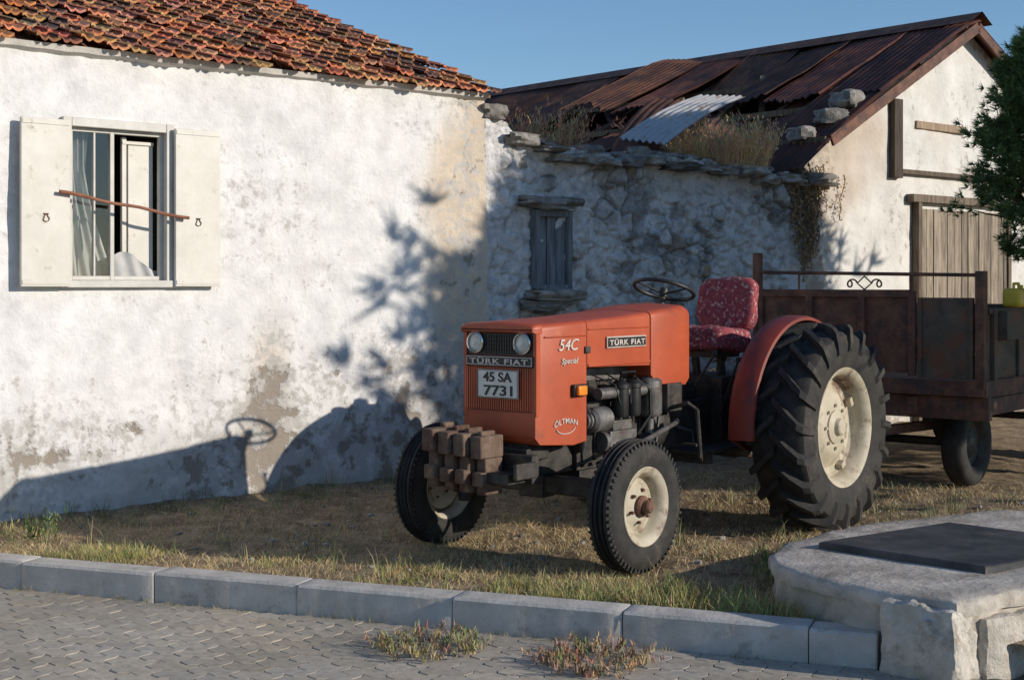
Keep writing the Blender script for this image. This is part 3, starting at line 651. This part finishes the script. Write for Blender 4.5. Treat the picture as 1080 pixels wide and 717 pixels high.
def rearwheel(s):
    cy=s*.84; RZc=.672; c=(1.96,cy,RZc)
    m=MB(); pr=[(.375,-.165),(.41,-.185),(.47,-.198),(.54,-.198),(.595,-.185),(.620,-.155),(.630,-.08),(.632,0),(.630,.08),(.620,.155),(.595,.185),(.54,.198),(.47,.198),(.41,.185),(.375,.165)]
    m.lathe(pr,c,'y',80,sg=s); N=20
    for q in (-1,1):
        for k in range(N):
            a0=2*math.pi*(k+(0 if q<0 else .5))/N
            path=[(-.012,.630,.676,0),(.05,.630,.677,.075),(.10,.628,.676,.15),(.155,.615,.670,.235),(.188,.590,.640,.265),(.199,.545,.566,.285),(.200,.50,.51,.295)]
            secs=[]
            for (yy,rb,rt,da) in path:
                a_=a0+da; hw=.034; tw_=.021
                S=[]
                for (w_,r_) in ((-hw,rb-.01),(-tw_,rt),(tw_,rt),(hw,rb-.01)):
                    aa=a_+w_/.65; yo=yy+(.014 if r_==rt and yy>.15 else 0)
                    S.append((c[0]+r_*math.cos(aa),cy+q*yo,c[2]+r_*math.sin(aa)))
                secs.append(S)
            m.loft(secs)
    ty=m.build('rear_wheel',rubber,T,ang=35)
    m=MB(); m.lathe([(.375,-.165),(.387,-.15),(.36,-.12),(.34,-.08),(.335,0),(.34,.09),(.355,.135),(.378,.155),(.394,.165),(.390,.176),(.372,.170),(.350,.15),(.332,.115),(.326,.07),(.31,.05),(.27,.045),(.23,.07),(.19,.095),(.16,.10),(.12,.10),(.001,.10)],c,'y',64,sg=s)
    rm=m.build('rim',rim,ty,ang=30)
    for k in range(4):
        m=MB(); a_=k*math.pi/2+.5; m.ob((c[0]+.300*math.cos(a_),cy+s*.07,c[2]+.300*math.sin(a_)),(.04,.05,.06),Matrix.Rotation(-a_,4,'Y')); m.build('rim_lug',rim,rm,bev=.006)
    m=MB(); m.lathe([(.11,.10),(.11,.112),(.085,.12),(.06,.125),(.052,.15),(.042,.158),(.001,.158)],c,'y',28,sg=s)
    for k in range(8):
        a_=k*math.pi/4; m.cyl((c[0]+.14*math.cos(a_),cy+s*.09,c[2]+.14*math.sin(a_)),(c[0]+.14*math.cos(a_),cy+s*.118,c[2]+.14*math.sin(a_)),.012,6)
    m.build('hub',rim,ty,ang=30)
for s in (-1,1): frontwheel(s); rearwheel(s)
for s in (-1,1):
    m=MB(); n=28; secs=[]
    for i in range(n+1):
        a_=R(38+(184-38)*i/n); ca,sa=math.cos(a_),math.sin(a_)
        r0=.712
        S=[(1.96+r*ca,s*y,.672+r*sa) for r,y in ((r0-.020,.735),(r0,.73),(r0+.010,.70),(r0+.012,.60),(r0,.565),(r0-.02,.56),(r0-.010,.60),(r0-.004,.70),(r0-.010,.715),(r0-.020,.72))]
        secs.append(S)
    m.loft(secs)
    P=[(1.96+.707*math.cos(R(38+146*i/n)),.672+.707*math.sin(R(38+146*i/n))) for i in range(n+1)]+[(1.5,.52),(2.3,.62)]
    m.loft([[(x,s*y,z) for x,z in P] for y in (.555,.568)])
    m.build('fender',red_shaded,T,ang=40)
for s in (-1,1):
    m=MB(); m.box(1.12,1.72,min(s*.2,s*.46),max(s*.2,s*.46),.53,.55); m.box(1.2,1.26,min(s*.15,s*.44),max(s*.15,s*.44),.46,.53); m.build('footplate',iron,T,bev=.004)
m=MB(); m.tube([(.98,-.20,.80),(1.0,-.42,.86),(1.02,-.47,.82),(1.06,-.47,.52),(1.1,-.45,.50)],.014,8); m.build('grab_rail',iron,T)
m=MB(); m.tube([(1.15,-.2,.7),(1.2,-.32,.66),(1.12,-.38,.60)],.012,8); m.box(1.07,1.16,-.43,-.33,.585,.60); m.build('pedal',iron,T)
for pts in ([(1.25,.2,.7),(1.2,.32,.7)],[(1.5,-.14,.9),(1.52,-.3,1.15)],[(1.55,-.1,.9),(1.5,-.08,1.25)],[(1.7,-.22,.7),(1.72,-.36,1.1)],[(1.62,.2,.9),(1.6,.28,1.3)]):
    m=MB(); m.tube(pts,.009,6); p_=pts[-1]; m.lathe([(.001,-.02),(.018,-.012),(.018,.012),(.001,.02)],p_,'z',12); m.build('lever',iron,T)
m=MB(); m.box(.86,1.2,-.2,.2,.86,1.0); m.box(.95,1.12,-.30,-.2,.80,.98); m.build('battery_box',iron,T,bev=.008)
sc_=Vector((1.37,0,1.565)); ax=Vector((math.sin(R(20)),0,math.cos(R(20)))); ux=Vector((ax.z,0,-ax.x)); uy=Vector((0,1,0))
m=MB(); m.tube([sc_+(ux*math.cos(t)+uy*math.sin(t))*.20 for t in [i*2*math.pi/40 for i in range(40)]],.013,10,closed=True)
for k in range(3):
    t=k*2*math.pi/3+.4; m.tube([sc_-ax*.03,sc_+(ux*math.cos(t)+uy*math.sin(t))*.19],.007,6)
m.tube([sc_-ax*.05,sc_+ax*.005],.03,12); stw=m.build('steering_wheel',black,T)
m=MB(); m.tube([sc_-ax*.05,sc_-ax*.45],.022,10); m.build('steering_column',iron,stw)
def cushion(cen,size,M,name):
    b=bmesh.new(); bmesh.ops.create_cube(b,size=1); bmesh.ops.subdivide_edges(b,edges=b.edges[:],cuts=9,use_grid_fill=True); b.verts.index_update()
    V=[]
    for v in b.verts:
        p=v.co*2; L_=(abs(p.x)**5+abs(p.y)**5+abs(p.z)**5)**(1/5)
        q=p/L_ if L_>0 else p
        q=q*max(abs(p.x),abs(p.y),abs(p.z))
        q=Vector((q.x*size[0]/2,q.y*size[1]/2,q.z*size[2]/2)); q+=q.normalized()*(.018*noise.noise(q*7)+.012*noise.noise(q*18))
        V.append(M@q+Vector(cen))
    Fq=[tuple(v.index for v in f.verts) for f in b.faces]; b.free(); mm=MB(); mm.add(V,Fq); return mm
mm=cushion((1.95,0,1.22),(.46,.46,.18),Matrix.Rotation(R(4),3,'Y'),'c'); SE=mm.build('seat',fabric,T,ang=180)
mm=cushion((2.20,0,1.46),(.13,.45,.38),Matrix.Rotation(R(12),3,'Y'),'c'); mm.build('seat_back',fabric,SE,ang=180)
m=MB(); m.box(1.8,2.1,-.15,.15,1.1,1.15); m.bar((1.95,-.1,.95),(1.92,-.1,1.12),.04,.04); m.bar((1.95,.1,.95),(1.92,.1,1.12),.04,.04); m.tube([(2.0,-.12,1.15),(1.85,-.12,.98),(2.05,-.12,.95)],.014,8); m.build('seat_base',iron,SE)
m=MB()
for s in (-1,1):
    m.tube([(2.25,s*.2,.8),(2.75,s*.3,.42)],.02,8); m.tube([(2.2,s*.2,.45),(2.75,s*.3,.40)],.022,8); m.tube([(2.15,s*.24,.93),(2.5,s*.3,.98),(2.62,s*.3,.5)],.016,8)
m.tube([(2.2,0,.9),(2.7,0,.75)],.018,8); m.box(2.2,2.55,-.06,.06,.38,.42); m.build('hitch_linkage',iron,T)
# ---------------------------------------------------------------- trailer
tx=TC[0]+3.85*TU[0]+.24*TN[0]; ty_=TC[1]+3.85*TU[1]+.24*TN[1]
TR=empty('farm_trailer',(tx,ty_,0),TROT,'rusty four wheeled farm trailer hitched behind the tractor','trailer')
m=MB(); m.box(0,4.2,-.95,.95,.80,.86); m.box(-.03,0,-.98,.98,.76,.88); m.box(0,4.2,-.99,-.95,.75,.88); m.box(0,4.2,.95,.99,.75,.88)
for x in (.3,1.2,2.1,3.0,3.9): m.box(x,x+.06,-.93,.93,.72,.80)
m.box(.0,4.2,-.45,-.37,.60,.74); m.box(0,4.2,.37,.45,.60,.74); m.box(.02,.10,-1.0,.9,.58,.755); m.box(.10,4.2,-1.0,-.93,.62,.748); m.build('bed',rustl,TR,bev=.004)
m=MB(); m.box(0,.03,-.43,.93,.92,1.53); 
for y in (.9,.45,0,-.42): m.box(-.03,0,y-.03,y+.03,.90,1.55)
m.box(-.025,0,-.40,.90,1.50,1.56); FB=m.build('front_board',rustl,TR,bev=.004)
m=MB(); m.box(-.02,.015,-.90,-.47,.89,1.50); m.box(-.035,-.018,-.90,-.87,.89,1.50); m.box(-.035,-.018,-.50,-.47,.89,1.50); m.build('front_panel',trpaint,FB,bev=.004,label='dark green section of the front board')
m=MB(); m.box(-.03,.05,-.985,-.915,.82,1.70); m.build('corner_post',rustl,TR,bev=.006)
m=MB(); m.box(-.03,.04,.90,.96,.82,1.86); m.build('corner_post',rustl,TR,bev=.006)
m=MB(); m.tube([(0,-.92,1.67),(0,.90,1.70)],.014,8)
for y in (.55,-.40): m.tube([(0,y,1.55),(0,y,1.68)],.008,6)
m.tube([(0,.04,1.61),(0,-.02,1.665),(0,-.08,1.61),(0,-.02,1.56)],.008,6,closed=True)
for s_ in (-1,1):
    m.tube([(0,-.02+s_*(.06+.05*i/14+.03*(1-math.cos(i*.5))),1.61+.03*math.sin(i*.5)) for i in range(15)],.007,6)
m.build('top_rail',rustl,TR)
for q in (-1,1):
    m=MB(); m.box(.08,4.1,min(q*.965,q*.945),max(q*.965,q*.945),.89,1.38)
    for x in (.7,1.4,2.1,2.8,3.5): m.box(x,x+.05,min(q*.99,q*.965),max(q*.99,q*.965),.88,1.42)
    m.box(.08,4.1,min(q*.99,q*.94),max(q*.99,q*.94),1.38,1.42)
    if q<0: m.box(.25,.55,-1.06,-.965,1.18,1.40); m.box(.15,.22,-1.0,-.965,.88,1.42)
    m.build('side_board',trpaint,TR,bev=.004)
m=MB(); m.box(4.1,4.15,-.95,.95,.89,1.4); m.build('tail_board',trpaint,TR,bev=.004)
def twheel(x,y):
    s=-1 if y<0 else 1; c=(x,y,.34)
    m=MB(); m.lathe([(.2,-.08),(.25,-.095),(.30,-.09),(.325,-.07),(.338,-.03),(.34,0),(.338,.03),(.325,.07),(.30,.09),(.25,.095),(.2,.08)],c,'y',48,sg=s); w=m.build('wheel',rubber,TR)
    m=MB(); m.lathe([(.205,.08),(.19,.07),(.17,.03),(.12,.02),(.07,.05),(.001,.06)],c,'y',32,sg=s); m.lathe([(.205,-.08),(.18,-.06),(.17,.0)],c,'y',32,sg=s); m.build('wheel_rim',iron,w)
for x in (.62,3.3):
    for y in (-.60,.60): twheel(x,y)
m=MB(); 
for x in (.62,3.3): m.cyl((x,-.56,.34),(x,.56,.34),.035,12); m.bar((x-.35,-.41,.55),(x+.35,-.41,.55),.06,.05); m.bar((x-.35,.41,.55),(x+.35,.41,.55),.06,.05); m.box(x-.05,x+.05,-.44,-.38,.36,.6); m.box(x-.05,x+.05,.38,.44,.36,.6)
m.build('axle',iron,TR)
m=MB(); m.bar((-1.35,.22,.43),(.5,-.35,.48),.07,.07); m.bar((-1.35,.24,.43),(.5,.35,.48),.07,.07); m.cyl((-1.4,.23,.36),(-1.4,.23,.5),.03,12); m.build('drawbar',rustl,TR)
m=MB(); m.box(-.13,.13,-.07,.07,0,.15); cn=m.build('plastic_can',yellow,bev=.03,bseg=3)
x_=tx+.72*TU[0]+.96*TN[0]; y_=ty_+.72*TU[1]+.96*TN[1]; cn.location=(x_,y_,1.421); cn.rotation_euler=(0,0,TROT); tag(cn,'small yellow plastic can sitting on the trailer side board at the right edge','can')
m=MB(); m.tube([(-.06,0,.145),(-.06,0,.185),(.05,0,.185),(.05,0,.145)],.012,8); m.cyl((.09,0,.14),(.09,0,.175),.022,12); o=m.build('handle',yellow,cn)
# ---------------------------------------------------------------- concrete platform & cover
out=[(1.30,7.05),(1.32,7.3),(1.45,7.58),(1.75,7.95),(2.1,8.25),(2.6,8.5),(3.0,8.75),(4.1,8.45),(3.9,7.55),(3.1,6.97),(2.33,6.46),(1.93,6.17),(1.72,6.38),(1.50,6.62),(1.36,6.85)]
P=[]
for i in range(len(out)):
    a_=Vector(out[i]);b_=Vector(out[(i+1)%len(out)]);k_=max(1,int((b_-a_).length/.03))
    P+=[a_.lerp(b_,j/k_) for j in range(k_)]
cen=Vector((2.3,7.4)); m=MB(); V=[]; n=len(P); lv=[(-.16,.97),(-.10,.975),(-.03,.965),(.03,.975),(.09,.97),(.145,.98),(.15,1.002),(.165,1.006),(.185,1.006),(.203,1.002),(.215,.992),(.222,.97),(.222,.85)]
for z,s in lv:
    for p in P:
        d=(p-cen); o_=1+(.045*fr(p.x*4,p.y*4,z*5,5) if z<.148 else .012*fr(p.x*5,p.y*5,z*3,5))+.007*noise.noise(Vector((p.x*22,p.y*22,z*22)))
        if z>.221: o_=1
        q=cen+d*s*o_; V.append((q.x,q.y,z+(.008*fr(q.x*4,q.y*4,2) if z>.1 else 0)))
m.add(V,[(r*n+i,r*n+(i+1)%n,(r+1)*n+(i+1)%n,(r+1)*n+i) for r in range(len(lv)-1) for i in range(n)]+[tuple((len(lv)-1)*n+i for i in range(n))])
tag(m.build('concrete_platform',concl,ang=40),'low crumbling concrete slab at the end of the kerb','concrete slab')
def block(cx,cy,sx,sy,z0,z1,rot,seed,label):
    b=bmesh.new(); bmesh.ops.create_cube(b,size=1); bmesh.ops.subdivide_edges(b,edges=b.edges[:],cuts=14,use_grid_fill=True); b.verts.index_update(); V=[]
    for v in b.verts:
        p=v.co.copy(); e=sorted([abs(p.x),abs(p.y),abs(p.z)])[1]; p*=1-.05*sm(.38,.5,e)
        q=Vector((p.x*sx,p.y*sy,p.z*(z1-z0))); nz=.032*fr(q.x*5+seed,q.y*5,q.z*5)+.012*fr(q.x*20,q.y*20,q.z*20+seed); q+=q.normalized()*nz; V.append(q)
    mm=MB(); mm.add(V,[tuple(v.index for v in f.verts) for f in b.faces]); b.free()
    o=mm.build('concrete_block',blockm,ang=40); o.location=(cx,cy,(z0+z1)/2); o.rotation_euler=(0,0,rot); tag(o,label,'concrete block')
block(1.86,6.33,.36,.26,-.16,.20,R(-44),3,'pale crumbling block at the front corner of the concrete slab')
block(2.26,6.52,.60,.24,-.16,.13,R(35),8,'long rough pale block under the right side of the concrete slab')
block(2.86,6.93,.66,.26,-.16,.12,R(35),12,'farther rough block at the right frame edge under the slab')
c0=Vector((1.60,7.42)); e1=Vector((.65,-.66)); e2=Vector((.87,.62))
m=MB(); V=[]
for z,k in ((.222,0),(.254,0),(.260,.01)):
    for q in (c0+e1*k+e2*k,c0+e1*(1-k)+e2*k,c0+e1*(1-k)+e2*(1-k),c0+e1*k+e2*(1-k)): V.append((q.x,q.y,z))
m.add(V,[(0,1,5,4),(1,2,6,5),(2,3,7,6),(3,0,4,7),(4,5,9,8),(5,6,10,9),(6,7,11,10),(7,4,8,11),(8,9,10,11)])
tag(m.build('metal_cover',steel,smooth=False),'dark flat metal hatch cover lying on the concrete slab','hatch cover')
# ---------------------------------------------------------------- vegetation
plat=[Vector(p) for p in out]
def inpoly(x,y,P):
    r=False; j=len(P)-1
    for i in range(len(P)):
        if (P[i].y>y)!=(P[j].y>y) and x<(P[j].x-P[i].x)*(y-P[i].y)/(P[j].y-P[i].y)+P[i].x: r=not r
        j=i
    return r
def blade(m,x,y,z,h,w,c,lean,az=None):
    az=U(0,6.283) if az is None else az; wa=U(0,6.283)
    lx,ly=math.cos(az)*lean*h,math.sin(az)*lean*h; wx_,wy_=math.cos(wa)*w,math.sin(wa)*w
    zz=math.sqrt(max(.05,1-min(lean,.97)**2))*h
    m.v+=[(x-wx_,y-wy_,z-.005),(x+wx_,y+wy_,z-.005),(x+lx*.4+wx_*.7,y+ly*.4+wy_*.7,z+zz*.6),(x+lx*.4-wx_*.7,y+ly*.4-wy_*.7,z+zz*.6),(x+lx,y+ly,z+zz)]
    o=len(m.v)-5; m.f+=[(o,o+1,o+2,o+3),(o+3,o+2,o+4)]; m.c+=[(*c,0)]*5
def okyard(x,y):
    a,b=kloc(x,y); return b>.19 and wdist(x,y)>.03 and not inpoly(x,y,plat)
straw=MB(); green=MB(); cnt=0
while cnt<56000:
    a,b=U(-1.5,8),(U(.19,5.5) if rnd()<.6 else U(.19,2.2)); x,y=kxy(a,b)
    if not okyard(x,y): continue
    dens=.22+sm(-.15,.45,fr(x*1.5,y*1.5,13))*.9
    if rnd()>dens: continue
    c=mixc((.50,.37,.18),(.74,.60,.34),rnd()); c=mixc(c,(.26,.17,.09),.45*rnd())
    blade(straw,x,y,gh(x,y),U(.02,.085),U(.001,.0026),c,U(.7,.985)); cnt+=1
cl=0
while cl<680:
    a=U(-1.2,5.2); b=.19+abs(random.gauss(0,.28)); x,y=kxy(a,b)
    if not okyard(x,y): continue
    gd=sm(-.1,.55,fr(a*1.4,b*2,17)+.5*sm(2.6,4.4,a)+.08-.2*sm(1,0,a))
    if rnd()>gd: continue
    cl+=1; nb=int(U(8,26)); hh=U(.03,.085)*(1+.6*sm(3,4.5,a)); cc=mixc((.20,.22,.06),(.48,.42,.18),rnd()**.7)
    for k in range(nb):
        xx,yy=x+random.gauss(0,.035),y+random.gauss(0,.035)
        if not okyard(xx,yy): continue
        blade(green,xx,yy,gh(xx,yy),hh*U(.5,1.3),U(.0013,.0028),tuple(q*U(.7,1.3) for q in cc),U(.2,.9))
cl=0
while cl<260:
    a,b=U(-1.2,6),U(.4,5); x,y=kxy(a,b)
    if not okyard(x,y): continue
    if rnd()<.75 and wdist(x,y)>.5: continue
    cl+=1; cc=mixc((.12,.16,.05),(.40,.34,.17),rnd()); hh=U(.04,.17)
    for k in range(14): blade(green,x+random.gauss(0,.04),y+random.gauss(0,.04),gh(x,y),hh*U(.5,1.3),U(.0013,.0028),tuple(q*U(.7,1.3) for q in cc),U(.1,.8))
for _ in range(70):
    x,y=kxy(U(-1,4.9),-.012-abs(random.gauss(0,.02))); cc=mixc((.12,.15,.05),(.38,.31,.15),rnd())
    for k in range(7): blade(green,x+random.gauss(0,.02),y+random.gauss(0,.008),-.13,U(.01,.05),.0016,cc,U(.2,.9))
tag(straw.build('dry_grass',strawm,smooth=False,recalc=False),'dry straw and dead grass littering the yard','dry grass',kind='stuff')
tag(green.build('grass',strawm,smooth=False,recalc=False),'yellow green grass tufts along the kerb and wall foot','grass',kind='stuff')
m=MB()
for i in range(200):
    a,b=U(-1,7),U(.3,4.5); x,y=kxy(a,b)
    if okyard(x,y): sz=U(.012,.045); m.rock((x,y,gh(x,y)+sz*.15),(sz*1.3,sz,sz*.7),i,(U(.8,1.8),)*3,U(0,3),0,.6)
tag(m.build('pebbles',slabm,ang=60),'small scattered pebbles and clods on the bare earth','pebbles',kind='stuff')
def weed(name,loc,label,cat,n,h,r,cols,lean=(.2,.9),leaf=True,w=.0025):
    m=MB()
    for i in range(n):
        az=U(0,6.283); rr=r*math.sqrt(rnd()); x,y=rr*math.cos(az),rr*math.sin(az); hh=h*U(.4,1); c=random.choice(cols); c=tuple(q*U(.7,1.25) for q in c)
        ln=U(*lean); blade(m,x*.5,y*.5,0,hh,w*.6,c,ln,az+U(-.5,.5))
        if leaf:
            for k in range(5):
                f=U(.3,1); px_,py_=x*.5+math.cos(az)*ln*hh*f,y*.5+math.sin(az)*ln*hh*f
                blade(m,px_+U(-.01,.01),py_+U(-.01,.01),hh*f*math.sqrt(max(.05,1-ln*ln)),U(.02,.05),w*1.6,c,U(.3,.9))
    o=m.build(name,leafm,smooth=False,recalc=False); o.location=loc; tag(o,label,cat); return o
dryc=[(.42,.31,.16),(.31,.21,.11),(.23,.20,.09)]
def Gp(px,py,z=0): D=(CZ-z)*F/(py-300); return ((px-540)/F*D,D,z)
weed('dry_weed',Gp(452,684,-.128),'dry straw coloured weed on the pavers, left of the two','weed',150,.11,.46,dryc+[(.25,.24,.09)],(.75,.985))
weed('dry_weed',Gp(625,700,-.128),'brown dry weed clump on the pavers nearest the camera, right of the two','weed',170,.12,.46,[(.36,.22,.12),(.28,.17,.10),(.26,.23,.10)],(.75,.985))
weed('weed_plant',Gp(45,573,0),'sparse leafy weed standing at the left wall foot','weed',26,.26,.16,[(.10,.15,.04),(.16,.20,.07),(.30,.27,.14)],(.1,.6),w=.0035)
weed('weed_plant',Gp(830,612,0),'tall green grass tuft against the left side of the concrete slab','weed',140,.20,.34,[(.16,.20,.05),(.28,.29,.10),(.42,.36,.18)],(.2,.8))
t=wt(780); x,y=wxy(t,.22); weed('dry_bush',(x,y,swtop(t)-.02),'large dry golden weed growing on top of the stone wall','dry bush',900,.56,.95,[(.80,.56,.28),(.70,.46,.22),(.55,.34,.17)],(.05,.65),w=.003)
t=wt(600); x,y=wxy(t,.25); weed('dry_bush',(x,y,swtop(t)-.03),'smaller reddish dry weed on the left end of the stone wall top','dry bush',260,.48,.6,[(.50,.28,.16),(.36,.20,.11),(.55,.38,.20)],(.05,.6))
m=MB()
for k in range(22):
    px=random.gauss(850,11); py=U(172,190); L_=int(U(20,80))
    t=wt(px); z=wz(px,py); tt_=t; pts=[]
    for i in range(L_):
        z-=.014; tt_+=U(-.016,.016); dd=-.05-.02*math.sin(i*.3)
        if i%3==0: pts.append((tt_,dd,z))
        for _ in range(2):
            c=random.choice([(.38,.22,.10),(.48,.32,.16),(.30,.18,.09),(.20,.16,.08)])
            b_=Vector((tt_+random.gauss(0,.03),dd+random.gauss(0,.02),z+random.gauss(0,.02)))
            vv=[b_+Vector((U(-.024,.024),U(-.02,.02),U(-.024,.024))) for _ in range(3)]; m.add(vv,[(0,1,2)],(*c,0))
    if len(pts)>2: m.tube(pts,.005,4,(.16,.10,.06,0))
o=m.build('dry_creeper',leafm,smooth=False,recalc=False); o.location=(W0[0],W0[1],0); o.rotation_euler=(0,0,WROT); tag(o,'brown withered creeper hanging on the corner of barn and stone wall','creeper')
# pine trees
def pine(name,x,y,z0,z1,rb,nb,nt,nn,label,seed,nl=.09,col=((.06,.12,.03),(.18,.27,.08)),trk=.09,wn=.0055,pw=.75,sp=.08):
    random.seed(seed); E=empty(name,(x,y,0),0,label,'tree')
    m=MB(); m.tube([(0,0,-.1),(.03,.02,z0*.6),(0,0,z0+(z1-z0)*.5),(.02,0,z1)],[trk,trk*.8,trk*.5,.01],10)
    lf=MB()
    for i in range(nb):
        f=rnd()**.85; zz=z0+(z1-z0)*f; L=rb*(1-f)**pw*min(1,.45+f*3)*U(.8,1.05)+.10; az=U(0,6.283); up=U(-.1,.4)
        pts=[Vector((math.cos(az)*L*q,math.sin(az)*L*q,zz+L*(up*q+.12*q*q))) for q in (0,.35,.7,1)]
        m.tube(pts,[.016,.012,.008,.003],5)
        for k in range(nt):
            q=U(.2,1.02)**.6; base=Vector((math.cos(az)*L*q,math.sin(az)*L*q,zz+L*(up*q+.12*q*q)))+Vector((random.gauss(0,sp),random.gauss(0,sp),random.gauss(0,sp)))*(L*.5+.4)
            cc=mixc(col[0],col[1],rnd()); d0=Vector((math.cos(az),math.sin(az),.5))
            for j in range(nn):
                d=(d0+Vector((random.gauss(0,.8),random.gauss(0,.8),random.gauss(0,.7)))).normalized()*nl*U(.6,1.2)
                s_=d.cross(Vector((U(-1,1),U(-1,1),U(-1,1)))).normalized()*wn
                o_=len(lf.v); lf.v+=[tuple(base-s_),tuple(base+s_),tuple(base+d)]; lf.f.append((o_,o_+1,o_+2)); lf.c+=[(*cc,0)]*3
    m.build('trunk',bark,E); lf.build('crown',leafm,E,smooth=False,recalc=False)
pine('pine_tree',5.20,13.3,1.75,4.05,1.02,400,20,20,'green pine tree in front of the barn at the right edge',3,nl=.085,pw=.5,wn=.006,sp=.06)
pine('pine_tree',7.85,10.75,1.9,6.1,3.3,330,26,10,'broad pine tree standing to the right beyond the trailer, out of frame',5,nl=.3,wn=.034,sp=.13,pw=.95)
# ---------------------------------------------------------------- light, sky, camera
sd=Vector((.934*.949,-.358*.949,.316)); 
L=bpy.data.lights.new('sun','SUN'); L.energy=4.1; L.angle=R(.53); L.color=(1,.905,.78)
lo=bpy.data.objects.new('sun',L); COL.objects.link(lo); lo.rotation_euler=sd.to_track_quat('Z','Y').to_euler(); lo.location=(10,-5,10)
w=bpy.data.worlds.new('World'); sc.world=w; w.use_nodes=True; nt=w.node_tree
sk=nt.nodes.new('ShaderNodeTexSky'); sk.sky_type='NISHITA'; sk.sun_disc=False; sk.sun_elevation=R(18.4); sk.sun_rotation=math.atan2(.934,-.358); sk.air_density=1; sk.dust_density=.05; sk.ozone_density=4.5
bg=nt.nodes['Background']; bg.inputs[1].default_value=.13; nt.links.new(sk.outputs[0],bg.inputs[0])
cd=bpy.data.cameras.new('camera'); cd.lens=50; cd.sensor_width=36; cd.clip_end=2000; cd.shift_y=-58.5/1080
co=bpy.data.objects.new('camera',cd); COL.objects.link(co); co.location=(0,0,CZ); co.rotation_euler=(R(90),0,0); sc.camera=co
sc.view_settings.view_transform='Standard'; sc.view_settings.look='None'; sc.view_settings.exposure=0
